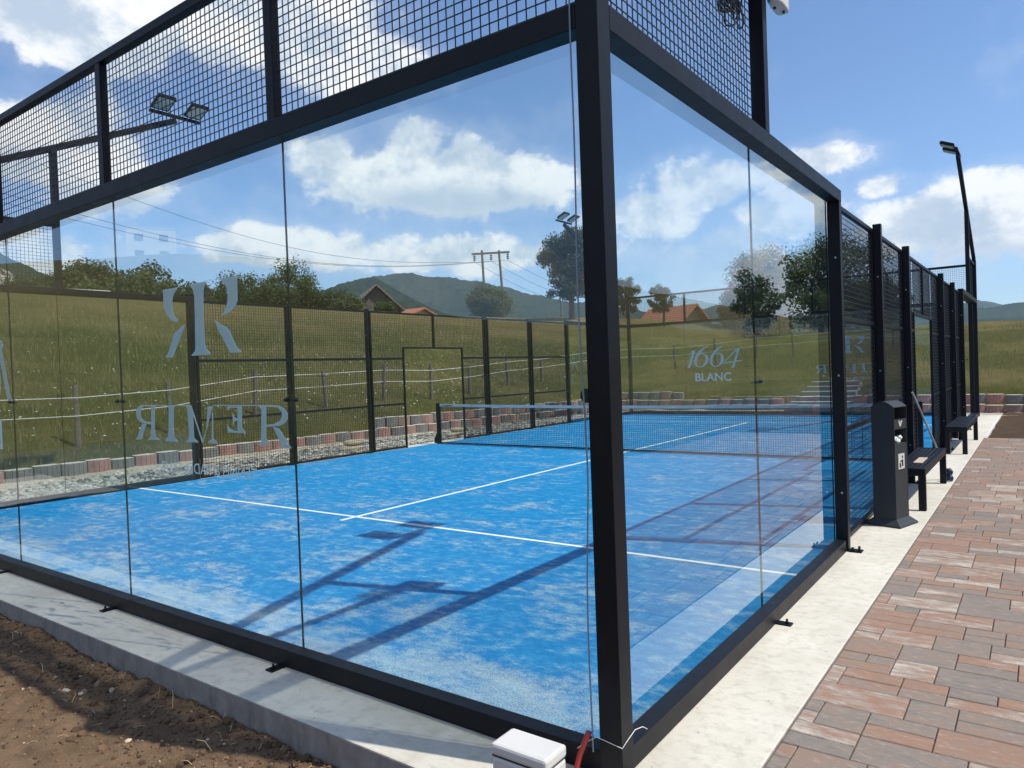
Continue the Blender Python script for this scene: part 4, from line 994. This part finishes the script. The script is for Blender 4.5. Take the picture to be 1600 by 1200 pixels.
# H-frame power pole and its lines
du = footprint(777, 78); Dp = 78
t_ = thing('power_pole', 'twin-pole wooden power line support with crossarm on the skyline', 'power pole', (du[0], du[1], terrain(*du)))
tip = []
for (ub, ut) in ((763.5, 760), (793, 786.5)):
    xb, yb_ = footprint(ub, Dp); xt, yt = footprint(ut, Dp); zb = terrain(xb, yb_)-.3; MB().tube([(xb, yb_, zb), (xt, yt, height_at(ut, 391, Dp))], [.16, .12], 8).build('pole', 'post_wood', t_)
xa, ya = footprint(744, Dp); xb, yb_ = footprint(803, Dp); za, zb = height_at(744, 397, Dp), height_at(803, 393.5, Dp)
MB().bar((xa, ya, za), (xb, yb_, zb), .16, .2).build('crossarm', 'post_wood', t_)
ins = []
for u in (748, 774, 800):
    x, y = footprint(u, Dp); z = za+(zb-za)*(u-744)/59-.1; mb = MB()
    for k in range(3): mb.tube([(x, y, z-.1-.2*k), (x, y, z-.2-.2*k)], .14, 8)
    mb.tube([(x, y, z), (x, y, z-.75)], .03, 5); mb.build('insulator', 'black_plastic', t_); ins.append(Vector((x, y, z-.75)))
for k, (uv, lb) in enumerate((((60, 255), 'upper power line running left from the twin pole'), ((-20, 295), 'middle power line running left from the twin pole'), ((-40, 305), 'lower power line running left from the twin pole'))):
    e = CAM+ray(*uv)*62; a = ins[k]; pts = [a.lerp(e, i/24)-Vector((0, 0, 2.4*math.sin(math.pi*i/24))) for i in range(25)]
    mb = MB(); mb.tube(pts, .016, 4); tag(mb.build('power_line', 'print_black'), lb, 'wire')
for k, (uv, lb) in enumerate((((905, 474), 'low power line dropping right behind the old tree'), ((915, 462), 'middle power line dropping right behind the old tree'), ((925, 450), 'top power line dropping right behind the old tree'))):
    e = CAM+ray(*uv)*120; a = ins[k]; pts = [a.lerp(e, i/16)-Vector((0, 0, 1.0*math.sin(math.pi*i/16))) for i in range(17)]
    mb = MB(); mb.tube(pts, .018, 4); tag(mb.build('power_line', 'print_black'), lb, 'wire')
x, y = footprint(881, 64); z = terrain(x, y); zt = height_at(881, 470, 64)
t_ = thing('utility_pole', 'short wooden pole with crossarm left of the old tree trunk', 'pole', (x, y, z))
MB().tube([(x, y, z-.2), (x, y, zt)], [.12, .1], 8).build('pole', 'post_wood', t_); xa, ya = footprint(871, 64); MB().bar((xa, ya, zt-.15), (x, y, zt-.1), .12, .12).build('crossarm', 'post_wood', t_)
# white house on the slope behind the camera, mirrored in the near glass
a = math.atan2(*ray(237, 385).xy); d = ray(237, 385); hx = CAM.x+d.x/math.hypot(d.x, d.y)*165; dd = Vector((d.x, -d.y, d.z))
px0 = on_plane(237, 385, 1, 0); k = (165-(px0-CAM).length)/dd.length; hp = px0+dd*k
t_ = thing('hillside_house', 'white two-storey house on the slope behind the viewer, mirrored in glass', 'house', (hp.x, hp.y, hp.z-4)); ORI[t_.name] = Vector((0, 0, 0))
t_.rotation_euler.z = math.atan2(dd.y, dd.x)+math.pi/2
MB().box(-4.4, 4.4, -4, 4, -14, 6.8).build('wall', 'render_white', t_)
MB().box(-4.5, 4.5, -4.1, 4.1, 6.8, 7.0).build('roof', 'render_white', t_)
for xx_ in (-2.2, 2.2):
    for z in (1.8, 5):
        for yy_ in (-4.05, 4.02):
            wd = MB().box(xx_-.8, xx_+.8, yy_, yy_+.03, z-.7, z+.7).build('window', 'pane_dark', t_)

# ------------------------------------------------------------------ far hills
def hill(prof, dist, depth, seed, lb, mat='hill_forest', rough=1, zb=-15):
    mb = MB(); us = []; u = prof[0][0]
    while u <= prof[-1][0]: us.append(u); u += 3
    rows = 26
    for j in range(rows+1):
        f_ = j/rows
        for u in us:
            k = next(i for i in range(len(prof)-1) if prof[i][0] <= u <= prof[i+1][0]); p0, p1 = prof[k], prof[k+1]; f2 = ss((u-p0[0])/(p1[0]-p0[0]))*.5+.5*(u-p0[0])/(p1[0]-p0[0])
            v = p0[1]+(p1[1]-p0[1])*f2; zr = height_at(u, v, dist)
            r_ = dist-depth+depth*1.6*f_; x, y = footprint(u, r_); t2 = min(1, f_/.625); q = math.sin(t2*math.pi/2)**1.1 if f_ <= .625 else 1-.5*((f_-.625)/.375)**2
            s_ = 6/dist*1000*.001
            z = zb+(zr-zb)*q+rough*(.022*dist*fbm(x*3.2/dist, y*3.2/dist, seed)*math.sin(min(1, t2)*math.pi)+.0021*dist*noise.noise(Vector((x*90/dist, y*90/dist, seed)))+.0016*dist*noise.noise(Vector((x*230/dist, y*230/dist, seed))))
            mb.v.append(Vector((x, y, z)))
    n = len(us)
    for j in range(rows):
        for i in range(n-1):
            a = j*n+i; mb.f.append((a, a+1, a+n+1, a+n))
    return tag(mb.build('hill', mat, smooth=True), lb, 'hill', kind='structure')
hill([(380, 500), (460, 485), (510, 460), (550, 446), (600, 437), (640, 434), (690, 441), (740, 452), (790, 458), (840, 472), (900, 487), (980, 500), (1060, 505)], 1250, 600, 1, 'forested hill behind the barn')
hill([(980, 500), (1080, 486), (1160, 474), (1240, 464), (1300, 466), (1380, 478), (1460, 492)], 1700, 700, 2, 'forested hill behind the dark trees')
hill([(1430, 500), (1500, 488), (1550, 485), (1600, 475), (1680, 462), (1780, 455), (1900, 470)], 1900, 700, 4, 'nearer blue hill at the right edge')
hill([(1380, 498), (1460, 482), (1520, 470), (1550, 473), (1580, 480), (1700, 476), (1800, 480)], 3200, 900, 5, 'far blue hill at the right edge')
hill([(-700, 380), (-400, 340), (-200, 345), (-60, 375), (0, 400), (40, 418), (80, 436), (130, 452), (200, 468), (300, 480)], 520, 220, 6, 'wooded hill with the cliff at the left edge', rough=.8)
mb = MB(); rr = random.Random(4); G = 30
for j in range(G+1):
    for i in range(G+1):
        u = -40+i*(70/G); v = 412+j*(48/G); r_ = 402-30*j/G+7*fbm(i*.3, j*.25, 2)+3*noise.noise(Vector((i*.8, j*.8, 1))); x, y = footprint(u, r_); mb.v.append(Vector((x, y, height_at(u, v+max(0, (i-G*.55)*1.3)*(1-j/G)+3*fbm(i*.2, 3), r_))))
for j in range(G):
    for i in range(G): a = j*(G+1)+i; mb.f.append((a, a+1, a+G+2, a+G+1))
for k in range(len(mb.v)): pass
tag(mb.build('rock_cliff', 'cliff'), 'pale rock cliff', 'cliff', kind='structure')

# ------------------------------------------------------------------ summer haze
m_ = bpy.data.materials.new('haze'); m_.use_nodes = True; nt = m_.node_tree; nt.nodes.clear()
o_ = nt.nodes.new('ShaderNodeOutputMaterial'); v_ = nt.nodes.new('ShaderNodeVolumePrincipled')
v_.inputs['Color'].default_value = (.6, .8, 1, 1); v_.inputs['Density'].default_value = .00016; v_.inputs['Anisotropy'].default_value = .2
nt.links.new(v_.outputs[0], o_.inputs['Volume']); MATS['haze'] = m_
hz = MB().box(-4400, 4400, -4400, 4400, -60, 330).build('haze', 'haze'); tag(hz, 'thin summer haze over the far hills', 'haze', kind='stuff')
